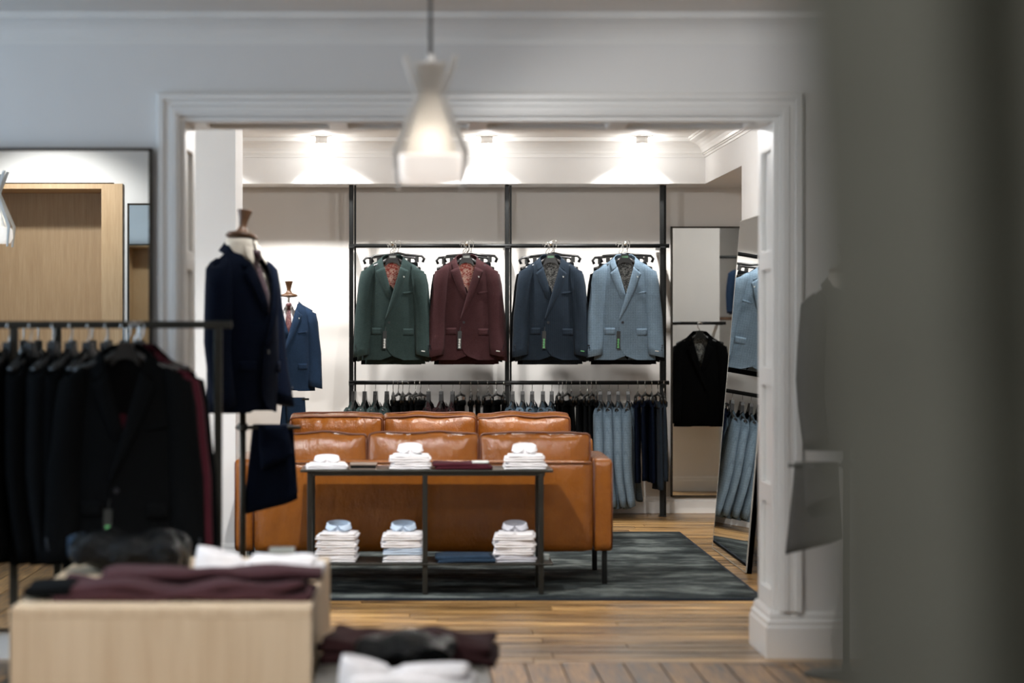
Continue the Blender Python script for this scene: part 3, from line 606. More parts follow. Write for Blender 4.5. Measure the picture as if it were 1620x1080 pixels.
def jacket(J, loc, rz, mat, label, lining=None, detail=2, scale=(1, 1, 1), group=None, tagc=None, pin=False, cuff=None, name='suit_jacket'):
    P, j = J; r = thing(name, label, 'jacket', loc, rz, group, scale)
    inst('back_panel', P['back_panel'][0], mat, r)
    for me in P['front_panel']: inst('front_panel', me, mat, r)
    for k, me in enumerate(P['sleeve']):
        sl = inst('sleeve', me, mat, r); sx = -1 if k == 0 else 1
        if detail > 1:
            for q in range(4): inst('cuff_button', P['button'][0], M_BUTTON, sl, (sx*(.252-.002*q), -.093+.004*q, -.60-.016*q), (PI/2, 0, sx*.9), (.6, .6, .8))
            if cuff and sx > 0: obj('cuff_label', MB().box(-.013, .013, -.002, .002, -.0035, .0035), cuff, sl, loc=(.214, -.106, -.638), rot=(0, .15, 0))
    if detail >= 0: inst('collar', P['collar'][0], mat, r).modifiers.new('solid', 'SOLIDIFY').thickness = .005
    for me in P['lapel']: inst('lapel', me, mat, r).modifiers.new('solid', 'SOLIDIFY').thickness = .004
    if detail > 0: inst('lining', P['lining'][0], lining or M_LINGREY, r)
    if detail > 1:
        for me in P['pocket_flap']: inst('pocket_flap', me, mat, r).modifiers.new('solid', 'SOLIDIFY').thickness = .004
        inst('breast_pocket', P['breast_pocket'][0], mat, r).modifiers.new('solid', 'SOLIDIFY').thickness = .004
        y = j.yf(.0, -.44)-.018; inst('button', P['button'][0], M_BUTTON, r, (-.022, y, -.44), (PI/2, 0, 0))
        if pin: inst('lapel_pin', P['button'][0], M_TAGW, r, (.080, j.yf(.08, -.125)-.034, -.125), (PI/2, 0, 0), (.7, .7, .7))
    if tagc:
        y = j.yf(.04, -.56)-.026
        tg = obj('hang_tag', MB().box(-.0135, .0135, -.001, .001, -.062, .062), M_TAG, r, loc=(-.052, y, -.562), rot=(0, .03, 0))
        zz = -.055; k = 0; pr = MB()
        for hh in (.011, .008, .011, .006, .010, .009, .011): pr.box(-.0065+.002*(k % 2), .007-.001*(k % 3), -.0022, -.001, zz, zz+hh-.0022); zz += hh; k += 1
        obj('tag_print', pr, tagc, tg); obj('tag_string', MB().tube([(0, 0, .06), (.004, .004, .09), (.012, .01, .118)], .0012, 5), M_TAG, tg)
    return r
# hangers
def hanger_meshes():
    pl = MB().loft([[(-.052, -y, -.052), (-.030, -y, -.030), (0, -y, -.024), (.030, -y, -.030), (.052, -y, -.052), (.050, -y, -.030), (.030, -y, .012), (.026, -y, .034), (-.026, -y, .034), (-.030, -y, .012), (-.050, -y, -.030)] for y in (.016, -.016)]).mesh('neck_plate')
    def arm(sx):
        rings = []
        for k in range(9):
            t = k/8; x = .03+.160*t; z = -.005-.062*t-.008*math.sin(t*PI); rz_ = .019-.006*t; ry = .012+.012*math.sin(t*PI*.8)
            rings.append([(sx*x, ry*math.cos(2*PI*i/10)+.004, z+rz_*math.sin(2*PI*i/10)) for i in range(10)])
        return MB().loft(rings).mesh('shoulder_arm', True)
    pts = [(0, 0, .03), (.004, 0, .05), (.016, 0, .064)]+[(.018*math.sin(a), 0, .092+.018*math.cos(a)*1.0) for a in [PI*.62-k*PI*1.25/10 for k in range(11)]]
    hk = MB().tube(pts, .0028, 6).mesh('hook', True); bd = MB().box(-.022, .022, -.0185, -.0162, .008, .022).mesh('badge')
    return pl, arm(-1), arm(1), hk, bd
HG = hanger_meshes()
def hanger(loc, rz, label, badge=None, group='black coat hangers', scale=None, low=0):
    r = thing('coat_hanger', label, 'hanger', loc, rz, group, scale)
    inst('neck_plate', HG[0], M_HANGER, r); inst('shoulder_arm', HG[1], M_HANGER, r, (0, 0, -low)); inst('shoulder_arm', HG[2], M_HANGER, r, (0, 0, -low)); inst('hook', HG[3], M_CHROME, r)
    if badge: inst('badge', HG[4], badge, r)
    return r
def clip_meshes():
    bar = MB().tube([(-.155, 0, -.045), (-.165, 0, -.02), (-.15, 0, 0), (-.05, 0, .008), (0, 0, .02), (.05, 0, .008), (.15, 0, 0), (.165, 0, -.02), (.155, 0, -.045)], .009, 8).mesh('bar', True)
    clip = MB().box(-.012, .012, -.012, .012, -.065, -.01).mesh('clip')
    pts = [(0, 0, .02), (.003, 0, .05), (.016, 0, .064)]+[(.018*math.sin(a), 0, .092+.018*math.cos(a)) for a in [PI*.62-k*PI*1.25/10 for k in range(11)]]
    return bar, clip, MB().tube(pts, .0028, 6).mesh('hook', True)
CH = clip_meshes()
def clip_hanger(loc, rz, label, group='black clip hangers', scale=None):
    r = thing('clip_hanger', label, 'hanger', loc, rz, group, scale); inst('bar', CH[0], M_HANGER, r); inst('hook', CH[2], M_CHROME, r)
    for sx in (-1, 1): inst('clip', CH[1], M_HANGER if scale and scale[0] > 1 else M_CHROME, r, (sx*.12, 0, 0), None, (1, .8, .7))
    return r
def trouser_meshes(L, seed):
    out = []
    for sx in (-1, 1):
        rings = []
        for k in range(15):
            t = k/14; hw = .075+.012*math.sin(t*PI); th = .018+.006*t; z = -.05-L*t
            rings.append([(sx*.066+hw*math.cos(2*PI*i/16)*(1+.06*noise.noise(Vector((i*.6, t*4, seed)))), (th+.012*noise.noise(Vector((math.cos(2*PI*i/16)*2+seed, t*3, sx))))*math.sin(2*PI*i/16)+.012*sx*t, z) for i in range(16)])
        out.append(MB().loft(rings).mesh('trouser_leg', True))
    out.append(MB().softbox(.285, .045, .05, .012, (16, 4, 4), (0, .004, 0), .004, seed, 12, c=(0, 0, -.06)).mesh('waistband', True)); return out
TM = trouser_meshes(.62, 2)
def trousers(loc, rz, mat, label, group, scale=None):
    r = thing('trousers', label, 'trousers', loc, rz, group, scale)
    for me in TM[:2]: inst('trouser_leg', me, mat, r)
    inst('waistband', TM[2], mat, r); return r
# ------------------------------------------------------------------ the wall rack at the back
RD = 17.1
rk = thing('pipe_rack', 'black steel pipe clothes rack standing against the back wall', 'clothes rack', (0, RD, 0))
RXS = [PX(556.5, RD), PX(803, RD), PX(1048, RD)]; RZU, RZL = PZ(389, RD), PZ(605, RD)
for x in RXS:
    p = obj('post', MB().box(x-.019, x+.012, -.015, .015, .0, 2.344), M_BLACKMETAL, rk, bevel=.004); obj('post', MB().box(x+.016, x+.030, .03, .05, .0, 2.344), M_BLACKMETAL, rk, bevel=.003)
    obj('foot_plate', MB().box(x-.025, x+.025, -.03, .05, .0, .006), M_BLACKMETAL, p)
for z in (RZU, RZL):
    obj('rail', MB().tube([(RXS[0]-.02, -.022, z), (RXS[2]+.045, -.022, z)], .0145, 12), M_BLACKMETAL, rk, True)
    for x in RXS: obj('bracket', MB().box(x-.02, x+.02, -.04, .31, z-.02, z-.005), M_BLACKMETAL, rk, bevel=.003)
FX = [(621, GREEN, M_LINRED, JP, 'dark green', 'left', M_TAGW, M_TAGW), (738, MAROON, M_LINRED, JP, 'maroon', 'second from left', M_TAGW, M_TAGW), (871.5, NAVY, M_LINGREY, JN, 'dark navy', 'third from left', M_TAGG, M_TAGG), (989, SKY, M_LINGREY, JN, 'pale blue check', 'right', M_TAGG, M_TAGW)]
DROP = .098
for px, mat, lng, J, cn, pos, tg, cf in FX:
    d0 = RD-.34; x = PX(px, d0); z0 = PZ(385, d0)
    arm = obj('face_out_arm', MB().tube([(x, -.02, z0-.004), (x, -.34, z0-.004)], .007, 8), M_CHROME, rk, True)
    obj('knob', MB().lathe([(.001, -.016), (.012, -.012), (.016, 0), (.012, .012), (.001, .016)], 14), M_CHROME, arm, True, loc=(x, -.352, z0-.002))
    zz = z0-.092-.015
    jacket(J, (x, d0+.03, zz), random.uniform(-.05, .05), mat, '%s suit jacket hanging front-on from the upper rail, %s of four' % (cn, pos), lng, 2, (1.0, .8, 1.0), 'jackets facing out from the upper rail', tg, True, cf)
    hanger((x, d0+.03, zz), 0, 'black hanger with a badge inside the front-on %s jacket' % cn, M_BADGE if tg is M_TAGW else M_BADGEG)
    for k, (dx, dz, mt, w_) in enumerate(((.006, -.012, mat, 'directly behind'), (-.014, -.030, BLACKW, 'second behind'))):
        if k == 0: jacket(J, (x+dx+.012, d0+.115, zz+dz-.004), .05, mat if cn != 'pale blue check' else CHAR, '%s jacket hanging %s the front-on %s one' % ('matching' if cn != 'pale blue check' else 'charcoal', w_, cn), lng, 0, (.985, .6, 1.02), 'jackets hanging behind the front-on ones')
        else: jacket(J, (x-.012, d0+.2, zz-.014), -.03, BLACKW, 'black jacket hanging %s the front-on %s one' % (w_, cn), lng, 0, (.99, .6, 1.03), 'jackets hanging behind the front-on ones')
        hanger((x+dx, d0+.115+.085*k, zz), .03, 'black hanger of the jacket %s the front-on %s jacket' % (w_, cn))
    for k, dx in enumerate((.035, -.02)):
        clip_hanger((x+dx, d0+.255+.03*k, zz+.028-.012*k), 0, '%s black clip hanger behind the front-on %s jacket' % ('nearer' if k == 0 else 'farther', cn), scale=(1.12, 1, 1))
        trousers((x+dx, d0+.255+.03*k, zz+.02-.012*k), 0, CHAR if cn != 'dark green' else BLACKW, '%s dark trousers hanging behind the front-on %s jacket' % ('nearer' if k == 0 else 'farther', cn), 'trousers behind the front-on jackets', (1, .6, 1))
# lower rail: everything hangs side-on
LR = [(559, 'g'), (577, 'g'), (594, 'g'), (612, 'g'), (622, 't'), (630, 't'), (637, 't'), (647, 't'), (657, 't'), (665, 't'), (678, 'm'), (698, 'm'), (716, 'm'), (728, 't'), (745, 't'), (756, 't'), (772, 't'), (785, 't'), (797, 't'),
      (811, 's'), (827, 's'), (842, 's'), (859, 's'), (873, 's'), (884, 't'), (890, 't'), (897, 't'), (904, 't'), (918, 'd'), (929, 'd'), (936, 'd'), (943, 'd'), (950, 'b'), (964, 'b'), (978, 'b'), (994, 'b'), (1009, 'n'), (1021, 'n'), (1031, 'n'), (1041, 'p'), (1050, 'p')]
KIND = {'g': ('green', GREEN), 'm': ('maroon', MAROON), 's': ('slate blue', STEELBL), 'b': ('pale blue check', SKY)}
cnt = {}
for px, k in LR:
    cnt[k] = cnt.get(k, 0)+1; n = ORD[cnt[k]-1] if cnt[k] <= 12 else None
    if cnt[k] > 12: n = {13: 'thirteenth', 14: 'fourteenth', 15: 'fifteenth', 16: 'sixteenth', 17: 'seventeenth', 18: 'eighteenth'}[cnt[k]]
    dd = RD-.022; x = PX(px, dd); zz = RZL-.095; ang = -PI/2+random.uniform(.10, .26)
    if k in KIND:
        cn, mat = KIND[k]; dx = -.02
        jacket(JN2, (x, dd+.01, zz-.035), PI/2-random.uniform(.12, .26), mat, '%s %s jacket from the left, hanging side-on on the lower rail' % (n, cn), None, -1, (.98, .62, 1.07 if k == 'b' else 1.0), '%s jackets on the lower rail' % cn)
        hanger((x, dd+.01, zz), PI/2-.12, 'black hanger in the %s %s jacket from the left on the lower rail' % (n, cn), None, 'hangers on the lower rail', (.9, .8, 1), .034)
    else:
        cn, mat = {'t': ('black', BLACKW), 'd': ('charcoal', CHAR), 'n': ('dark navy', INK), 'p': ('navy blue', NAVY)}[k]
        rz_ = PI/2-random.uniform(-.1, .35)
        clip_hanger((x, dd, zz), rz_, 'clip hanger of the %s %s trousers from the left, lower rail' % (n, cn), 'clip hangers on the lower rail', (.95, 1, 1))
        trousers((x, dd, zz), rz_, mat, '%s pair of %s trousers from the left on the lower rail' % (n, cn), '%s trousers on the lower rail' % cn, (.9, .8, random.uniform(.82, 1.0) if k in 'np' else random.uniform(.7, .85)))
# ------------------------------------------------------------------ clothes rack in the front room
FD = 9.22
fr = thing('clothes_rack', 'dark steel clothes rail on posts in front of the large wall mirror', 'clothes rack', (0, FD, 0)); FZ = PZ(513.5, FD)
obj('rail', MB().box(-2.0, PX(367, FD), -.014, .014, FZ-.014, FZ+.014), M_STEEL, fr, bevel=.004)
for px in (22, 345):
    x = PX(px, FD); p = obj('post', MB().box(x-.015, x+.015, -.015, .015, 0, FZ-.014), M_STEEL, fr, bevel=.003); obj('foot', MB().box(x-.02, x+.02, -.28, .28, 0.0, .02), M_STEEL, p, bevel=.004)
xa = PX(206, 9.0); arm = obj('face_out_arm', MB().tube([(xa, 0, FZ), (xa, -.42, FZ+.004)], .009, 8), M_STEEL, fr, True)
zz = FZ-.10
for k, (m, cn, dx, rr) in enumerate(((BLACKW, 'black', 0, .0), (DKMAROON, 'dark maroon', .022, -.05), (BLACKW, 'black', .03, .06), (CHAR, 'charcoal', .0, 0))):
    y = FD-.36+.085*k; w_ = ('front', 'second', 'third', 'fourth')[k]
    jacket(JN, (xa+dx, y, zz-.01), rr, m, '%s jacket hanging front-on from the front rail, %s of four' % (cn, w_), M_LINBLK, 2 if k == 0 else 0, (1.1, .8 if k == 0 else .6, 1.12), 'jackets facing out from the front rail', M_TAGG if k == 0 else None)
    hanger((xa+dx, y, zz), 0, 'black hanger of the %s front-on jacket on the front rail' % w_, None, 'hangers on the front rail')
for k, px in enumerate((-38, -12, 14, 48, 84, 112, 140, 168)):
    x = PX(px, FD); jacket(JN2, (x, FD, zz), PI/2-.25+random.uniform(-.08, .08), CHAR if k % 3 == 1 else BLACKW, '%s dark jacket from the left, hanging side-on on the front rail' % ORD[k], None, -1, (1.0, .75, 1.14), 'dark jackets on the front rail')
    hanger((x, FD, zz), PI/2-.2, 'black hanger of the %s side-on dark jacket on the front rail' % ORD[k], None, 'hangers on the front rail')
# ------------------------------------------------------------------ mirrors
wm = thing('framed_mirror', 'large thin-framed mirror on the wall left of the opening', 'mirror', (0, WY0, 0))
MX0, MX1, MZ0, MZ1 = -2.95, PX(240, 9.78), .115, PZ(234, 9.78)
obj('glass', MB().box(MX0+.012, MX1-.012, -.05, -.04, MZ0+.012, MZ1-.012), M_MIRROR, wm)
obj('frame', MB().box(MX0, MX1, -.055, -.0, MZ0, MZ0+.012).box(MX0, MX1, -.055, 0, MZ1-.012, MZ1).box(MX0, MX0+.012, -.055, 0, MZ0, MZ1).box(MX1-.012, MX1, -.055, 0, MZ0, MZ1), M_FRAME, wm)
bm_ = thing('framed_mirror', 'tall narrow mirror flat on the back wall, right of the rack', 'mirror', (0, BY, 0))
x0, x1, z0, z1 = PX(1062, 17.38), 2.62, PZ(786, 17.38), PZ(358, 17.38)
obj('glass', MB().box(x0+.012, x1-.012, -.04, -.03, z0+.012, z1-.012), M_MIRROR, bm_); obj('frame', MB().box(x0, x1, -.045, -.002, z0, z0+.012).box(x0, x1, -.045, -.002, z1-.012, z1).box(x0, x0+.012, -.045, -.002, z0, z1).box(x1-.012, x1, -.045, -.002, z0, z1), M_FRAME, bm_)
fm = thing('framed_mirror', 'narrow mirror on the fitting room wall, reflected in the large mirror', 'mirror', (0, PY, 0))
x0, x1, z0, z1 = -1.86, -1.42, .1, 2.135
obj('glass', MB().box(x0+.012, x1-.012, .03, .04, z0+.012, z1-.012), M_MIRROR, fm); obj('frame', MB().box(x0, x1, .002, .045, z0, z0+.012).box(x0, x1, .002, .045, z1-.012, z1).box(x0, x0+.012, .002, .045, z0, z1).box(x1-.012, x1, .002, .045, z0, z1), M_FRAME, fm)
# big mirror leaning on the right wall of the back room: local x along depth, z up the slope
LH = math.hypot(1.98, .17)
lm = thing('leaning_mirror', 'big bevelled floor mirror leaning on the right wall of the back room', 'mirror', (1.79, 13.89, .004), -PI/2)
lm.rotation_euler = (math.atan2(-.17, 1.98), 0, -PI/2)
lm['label'] = 'big floor mirror leaning on the right wall of the back room'
obj('glass', MB().box(-.741, .741, -.004, 0, .005, LH-.005), M_MIRROR, lm); obj('frame', MB().box(-.745, .745, -.005, .03, 0, .005).box(-.745, .745, -.005, .03, LH-.005, LH).box(-.745, -.740, -.005, .03, 0, LH).box(.740, .745, -.005, .03, 0, LH).box(-.745, .745, .001, .03, 0, LH), M_EDGE, lm)
# ------------------------------------------------------------------ passage seen in the back wall mirror
pr = thing('clothes_rail', 'short dark rail with black jackets in the alcove, seen in the narrow mirror', 'clothes rail', (2.25, NB, 0))
obj('rail', MB().tube([(-.2, .28, 1.37), (.235, .28, 1.37)], .013, 10), M_BLACKMETAL, pr, True)
for x in (-.17, .2): obj('bracket', MB().box(x-.01, x+.01, .001, .29, 1.355, 1.375), M_BLACKMETAL, pr)
for k, dx in enumerate((-.0, .03, .06)):
    jacket(JN, (2.26+dx*.4, NB+.42-.11*k, 1.272), PI+.04*k, BLACKW, '%s black jacket from the mirror, on the short alcove rail' % ORD[k], None, 1 if k == 0 else 0, (.98, .7, 1.04), 'black jackets in the alcove')
    hanger((2.26+dx*.4, NB+.42-.11*k, 1.272), PI, '%s black hanger from the mirror, on the short alcove rail' % ORD[k])
obj('face_out_arm', MB().tube([(.01, .28, 1.37), (.01, .46, 1.372)], .007, 8), M_CHROME, pr, True)
dk = thing('passage_rack', 'dark timber post and rail with a blue jacket, seen in the narrow mirror', 'clothes rack', (2.75, 12.6, 0))
obj('post', MB().box(-.2, -.155, -.02, .02, 0, 1.42), M_WALNUT, dk); obj('shelf', MB().box(-.2, .9, -.15, .15, 1.40, 1.43), M_WALNUT, dk); obj('rail', MB().tube([(-.2, 0, 1.98), (.9, 0, 1.98)], .013, 8), M_BLACKMETAL, dk, True); obj('post', MB().box(.88, .92, -.02, .02, 0, 2.64), M_BLACKMETAL, dk); obj('post', MB().box(-.03, 0, -.015, .015, 1.43, 2.64), M_BLACKMETAL, dk)
jacket(JN, (3.02, 12.6, 1.885), PI-.5, ROYAL, 'bright navy jacket over the timber shelf, seen in the narrow mirror', None, 1, (.9, .7, .62))
hanger((3.02, 12.6, 1.885), PI-.5, 'black hanger of the bright navy jacket over the timber shelf')
# ------------------------------------------------------------------ mannequins
def torso_ring(z, k=1.0):
    T = [(.90, .150, .10, 0), (1.0, .155, .105, 0), (1.15, .150, .105, 0), (1.32, .168, .115, 0), (1.45, .172, .11, 0), (1.545, .15, .085, .005), (1.60, .095, .065, .012), (1.635, .062, .058, .012), (1.70, .058, .056, .008)]
    for a, b in zip(T, T[1:]):
        if a[0] <= z <= b[0]:
            f = (z-a[0])/(b[0]-a[0]); return [a[i]+(b[i]-a[i])*f for i in (1, 2, 3)]
    return T[-1][1:]
def torso(z0, z1, k, n=28, m=26):
    rings = []
    for j in range(m+1):
        z = z0+(z1-z0)*j/m; rx, ry, oy = torso_ring(z); rings.append([(rx*k*math.cos(2*PI*i/n), oy+ry*k*math.sin(2*PI*i/n), z) for i in range(n)])
    return MB().loft(rings)
def mannequin(loc, rz, sc, jm, trm, tiem, desc, sh, waistcoat=None, tagc=None, barside=1, tr=True, trz=0.0, tilt=0.16, barlen=.26):
    g = 'display mannequins'
    r = thing('mannequin', 'tailor mannequin with walnut neck block, wearing the %s' % sh, 'mannequin', loc, rz, g, (sc, sc, sc))
    obj('form', torso(1.02, 1.70, .93), M_LINEN_FORM, r, True)
    nb = obj('neck_block', MB().lathe([(.001, 0), (.066, 0), (.070, .006), (.064, .016), (.030, .026), (.017, .045), (.016, .055), (.022, .085), (.032, .118), (.033, .122), (.001, .124)], 20, ), M_WALNUT, r, True, loc=(0, .008, 1.70), rot=(0, tilt, 0))
    obj('pole', MB().tube([(0, 0, .03), (0, 0, 1.04)], .014, 12), M_STEEL, r, True)
    obj('base', MB().lathe([(.001, 0), (.17, 0), (.17, .008), (.16, .012), (.02, .018), (.018, .05), (.001, .05)], 28), M_STEEL, r, True)
    if tr:
        bar = obj('trouser_bar', MB().tube([(-barside*.03, -.0, .885), (barside*barlen, -.0, .885)], .008, 8), M_STEEL, r, True, rot=(0, 0, trz)); obj('bar_clamp', MB().lathe([(.015, .87), (.022, .875), (.022, .90), (.015, .905)], 12), M_STEEL, bar)
    # the clothes it wears
    s_ = thing('dress_shirt', 'white shirt worn under the %s' % sh, 'shirt', loc, rz, 'shirts on mannequins', (sc, sc, sc))
    obj('body', torso(1.04, 1.655, 1.0), WHITE if waistcoat else LINEN, s_, True)
    cm = WHITE if waistcoat else LINEN
    def colf(u, v):
        a = -PI/2+.12+u*(2*PI-.24); rr = (.066+.014*(1-v))*(1+.0*u); drop = .03*max(0, -math.sin(a))*(1-v)
        return (rr*math.cos(a), .010+rr*.95*math.sin(a)-.012*(1-v)*max(0, -math.sin(a)), 1.635+v*.062-drop)
    obj('collar', MB().grid(colf, 32, 4), cm, s_, True, solid=.004)
    for sx in (-1, 1): obj('collar_point', MB().add([(sx*.010, -.060, 1.664), (sx*.052, -.046, 1.668), (sx*.062, -.072, 1.618), (sx*.046, -.094, 1.588)], [(0, 1, 2, 3)]), cm, s_, solid=.004)
    t_ = thing('necktie', '%s necktie worn with the %s' % ('floral' if waistcoat else 'plum', sh), 'tie', loc, rz, 'ties on mannequins', (sc, sc, sc))
    obj('knot', MB().loft([[(hw*a, -.074-.006*z_+b*.016, 1.648-.04*z_) for a, b in ((-1, .4), (-.5, -1), (.5, -1), (1, .4), (.5, 1), (-.5, 1))] for hw, z_ in ((.022, 0), (.024, .35), (.013, 1))]), tiem, t_, True)
    def tie(u, v):
        z = 1.612-v*.36; hw = .012+.026*min(1, v*1.15); rx, ry, oy = torso_ring(z); x = (u-.5)*2*hw
        return (x, oy-ry*math.sqrt(max(0, 1-(x/rx)**2))-.016+.004*abs(u-.5), z)
    obj('blade', MB().grid(tie, 6, 18), tiem, t_, True, solid=.006)
    if waistcoat:
        def wc(u, v, sx=1):
            z = .985+v*.66; zv = 1.30; xe = 0 if z < zv else (z-zv)/.345*.085; rx, ry, oy = torso_ring(z); a = xe/rx; th0 = math.asin(min(.98, a)); th = th0+(PI*.55-th0)*u
            return (sx*rx*1.03*math.sin(th), oy-ry*1.06*math.cos(th)-.003, z)
        wv = thing('waistcoat', 'waistcoat buttoned under the %s' % sh, 'waistcoat', loc, rz, None, (sc, sc, sc))
        for sx in (-1, 1): obj('front_panel', MB().grid(lambda u, v: wc(u, v, sx), 12, 22), waistcoat, wv, True, solid=.004)
        for q in range(4):
            rx, ry, oy = torso_ring(1.27-.08*q); obj('button', MB().lathe([(.001, 0), (.008, 0), (.008, .004), (.001, .004)], 10), M_BUTTON, wv, loc=(.006, oy-ry*1.06-.006, 1.27-.08*q), rot=(PI/2, 0, 0))
    R = Matrix.Rotation(rz, 3, 'Z'); off = R @ Vector((0, .012, 1.652))*sc
    jacket(JM, (loc[0]+off.x, loc[1]+off.y, loc[2]+off.z), rz, jm, desc, None, 2, (sc, sc, sc*1.0), 'jackets on mannequins', tagc, bool(waistcoat), M_TAGG if waistcoat else None)
    if tr:
        Rr = Matrix.Rotation(rz+trz, 3, 'Z'); o2 = Rr @ Vector((barside*(barlen-.12), 0, .885))*sc
        p = thing('folded_trousers', 'trousers draped over the bar below the %s' % sh, 'trousers', (loc[0]+o2.x, loc[1]+o2.y, loc[2]+o2.z), rz+trz, 'trousers on mannequin bars', (sc, sc, sc))
        def drape(L, w0, w1, y, sl, nm, seed):
            rings = []
            for k in range(11):
                t = k/10; hw = w0+(w1-w0)*t; th = .016+.01*t
                rings.append([(hw*math.copysign(abs(math.cos(2*PI*i/16))**.6, math.cos(2*PI*i/16))+sl*t, y+th*math.sin(2*PI*i/16)*(1+.5*noise.noise(Vector((i*.5, t*3, seed)))), .012-L*t+.035*t*math.cos(2*PI*i/16)) for i in range(16)])
            obj(nm, MB().loft(rings), trm, p, True)
        drape(.355, .088, .118, .014, -.012, 'leg_fold', 1); drape(.16, .062, .070, -.03, .018, 'front_fold', 2); drape(.33, .085, .110, .05, -.004, 'leg_fold', 3)
    return r
MD = 10.62
mannequin((PX(384, MD), MD, 0), 1.0, 1.02, INK, INK, M_TIEPLUM, 'ink navy suit jacket on the mannequin standing in the opening', 'ink navy jacket in the opening', None, None, 1, True, -.98, .22, .25)
mannequin((PX(457, 17.0), 17.0, .05), .04, .885, ROYAL, ROYAL, M_TIEFLORAL, 'royal navy suit jacket on the small mannequin by the back wall', 'royal navy jacket by the back wall', ROYAL, M_TAGG, 1, True, 0, .0, .16)
mannequin((PX(1336, 9.35), 9.35, 0), .5, .915, GREYSUIT, GREYSUIT, M_TIEPLUM, 'warm grey suit jacket on the mannequin right of the opening', 'warm grey jacket right of the opening', None, None, -1, True, -.5, 0, .24)
pl_ = thing('plinth', 'low white plinth under the small mannequin by the back wall', 'plinth', (PX(457, 17.0), 17.0, 0)); obj('block', MB().box(-.2, .2, -.2, .2, 0, .04), M_TRIM, pl_, bevel=.004); obj('top_plate', MB().box(-.205, .205, -.205, .205, .0402, .0498), M_TRIM, pl_, bevel=.002)
# ------------------------------------------------------------------ display tables in the front room
TD0, TD1 = 7.2, 8.78; tx0, tx1 = PX(16, TD0), PX(492, TD0); tz = PZ(961, TD0)
tb = thing('display_table', 'light oak box display table in the left foreground', 'table', ((tx0+tx1)/2, (TD0+TD1)/2, 0)); hw, hd = (tx1-tx0)/2, (TD1-TD0)/2
obj('top', MB().box(-hw, hw, -hd, hd, tz-.03, tz), M_OAK, tb, bevel=.003); obj('front_panel', MB().box(-hw, hw, -hd, -hd+.03, 0, tz-.03), M_OAK, tb)
obj('rear_panel', MB().box(-hw, hw, hd-.03, hd, 0, tz-.03), M_OAK, tb)
for sx in (-1, 1): obj('side_panel', MB().box(min(sx*hw, sx*(hw-.03)), max(sx*hw, sx*(hw-.03)), -hd+.03, hd-.03, 0, tz-.03), M_OAK, tb)
ld0 = 7.05; lz = PZ(1062, 7.35); lx0, lx1 = tx1+.01, PX(772, 7.4)
lt = thing('low_table', 'low grey display table beside the oak table', 'table', ((lx0+lx1)/2, 7.45, 0)); lw = (lx1-lx0)/2
obj('top', MB().box(-lw, lw, -.65, .45, lz-.025, lz), M_CONCRETE, lt, bevel=.003)
for sx in (-1, 1): obj('side_panel', MB().box(min(sx*lw, sx*(lw-.025)), max(sx*lw, sx*(lw-.025)), -.65, .45, 0, lz-.0252), M_CONCRETE, lt)
# goods on the oak table
def lump(name, label, cat, loc, rz, w_, d_, h_, mat, seed, amp=.03, fr=7, group=None, parts=()):
    r = thing(name, label, cat, loc, rz, group); obj('bundle', MB().softbox(w_, d_, h_, h_*.45, (26, 14, 6), (0, 0, h_*.12), amp, seed, fr, c=(0, 0, h_/2+amp*.4)), mat, r, True)
    for nm, mb, m2 in parts: obj(nm, mb, m2, r, True)
    return r
y1 = 7.52; zt = tz+.001
p = folded('folded_trousers', 'plum wool trousers folded in layers at the front of the oak table', 'trousers', (PX(292, y1), y1, zt), 0, .80, .34, .046, PLUM, 2, 51, amp=.022)
obj('waistband', MB().softbox(.15, .20, .03, .012, (10, 10, 3), (0, 0, .003), .012, 77, 9, c=(-.405, -.06, .03)), CHAR, p, True)
folded('folded_trousers', 'second plum trousers folded on top at the oak table front', 'trousers', (PX(330, y1), y1+.08, zt+.054), .02, .68, .22, .018, PLUM, 1, 61, amp=.020)
lump('wrapped_belts', 'black garments in shiny clear wrap at the back of the oak table', 'garment pack', (PX(205, 8.25), 8.25, zt), -.12, .38, .30, .095, M_FILM, 5, .05, 11, None, [('blue_label', MB().softbox(.03, .16, .07, .01, (4, 8, 4), c=(-.185, 0, .09)), DENIM)])
loose_shirt((PX(402, 8.02), 8.02, zt), -.04, 'white folded shirt lying sideways on the oak table', 1.08, 3)
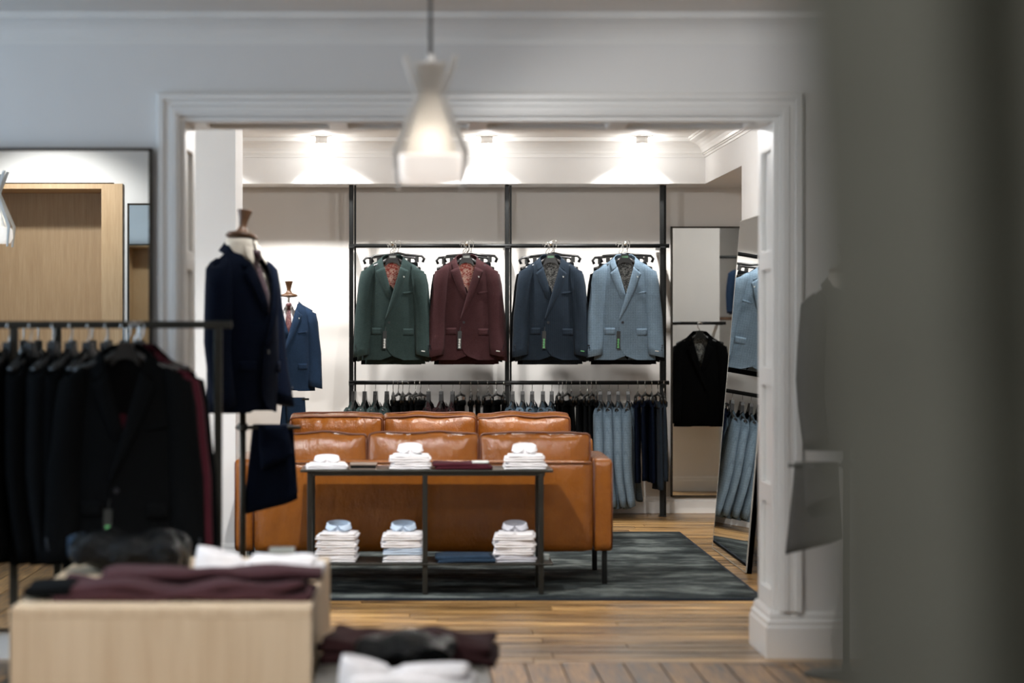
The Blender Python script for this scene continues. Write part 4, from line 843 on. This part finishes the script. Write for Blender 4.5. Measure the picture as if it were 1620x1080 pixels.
b = thing('gift_box', 'small dark box with a silver top at the oak table rear', 'box', (PX(446, 8.5), 8.5, zt)); obj('box_body', MB().box(-.042, .042, -.04, .04, 0, .04), M_BLACKMETAL, b, bevel=.003); obj('lid', MB().box(-.044, .044, -.042, .042, .0402, .058), M_BADGE, b, bevel=.003)
b = thing('gift_box', 'flat charcoal box behind the shiny wrapped garments', 'box', (PX(268, 8.55), 8.55, zt)); obj('box_body', MB().box(-.06, .06, -.04, .04, 0, .045), M_BLACKMETAL, b, bevel=.003); obj('lid', MB().box(-.062, .062, -.042, .042, .0452, .062), M_STEEL, b, bevel=.003)
# goods on the low table
y2 = 7.6; l0 = lz+.001
folded('folded_trousers', 'dark maroon trousers spread across the rear of the low table', 'trousers', (PX(645, y2), y2+.05, l0), -.10, .56, .36, .075, BROWNM, 3, 71, amp=.03)
lump('wrapped_shirt', 'black shirt in shiny clear wrap on the low table', 'garment pack', (PX(640, 7.3), 7.32, l0+.025), -.15, .30, .2, .06, M_FILM, 8, .045, 11)
loose_shirt((PX(636, 6.98), 6.98, l0), -.06, 'white folded shirt at the front of the low table', 1.0, 9)
# ------------------------------------------------------------------ olive-grey curtain close to the camera
CD = 1.08
def cur(u, v):
    z = .02+v*2.28; x = .168+u*.62+(1.35-z)*.055*(1-u)
    s_ = u*.62; y = CD-.02+sum(.05*math.exp(-((s_-g_)/.013)**2) for g_ in (.088, .20, .30, .41, .52))-.006*math.sin(s_*24)+.006*math.sin(z*3+u*20)
    return (x, y, z)
cu = thing('curtain', 'olive grey fitting room curtain filling the right foreground, out of focus', 'curtain', (.3, CD, 0))
cm_ = MB().grid(cur, 200, 20); cm_.v = [(x-.3, y-CD, z) for x, y, z in cm_.v]
obj('cloth', cm_, M_CURTAIN, cu, True, solid=.004)
cr_ = thing('curtain_rail', 'steel rail carrying the olive grey curtain', 'rail', (.56, CD, 2.31)); obj('tube', MB().tube([(-.42, 0, 0), (.42, 0, 0)], .012, 10), M_STEEL, cr_, True)
for sx in (-.4, .4): obj('ceiling_bracket', MB().tube([(sx, 0, 0), (sx, 0, FC-2.31)], .008, 8), M_STEEL, cr_, True)
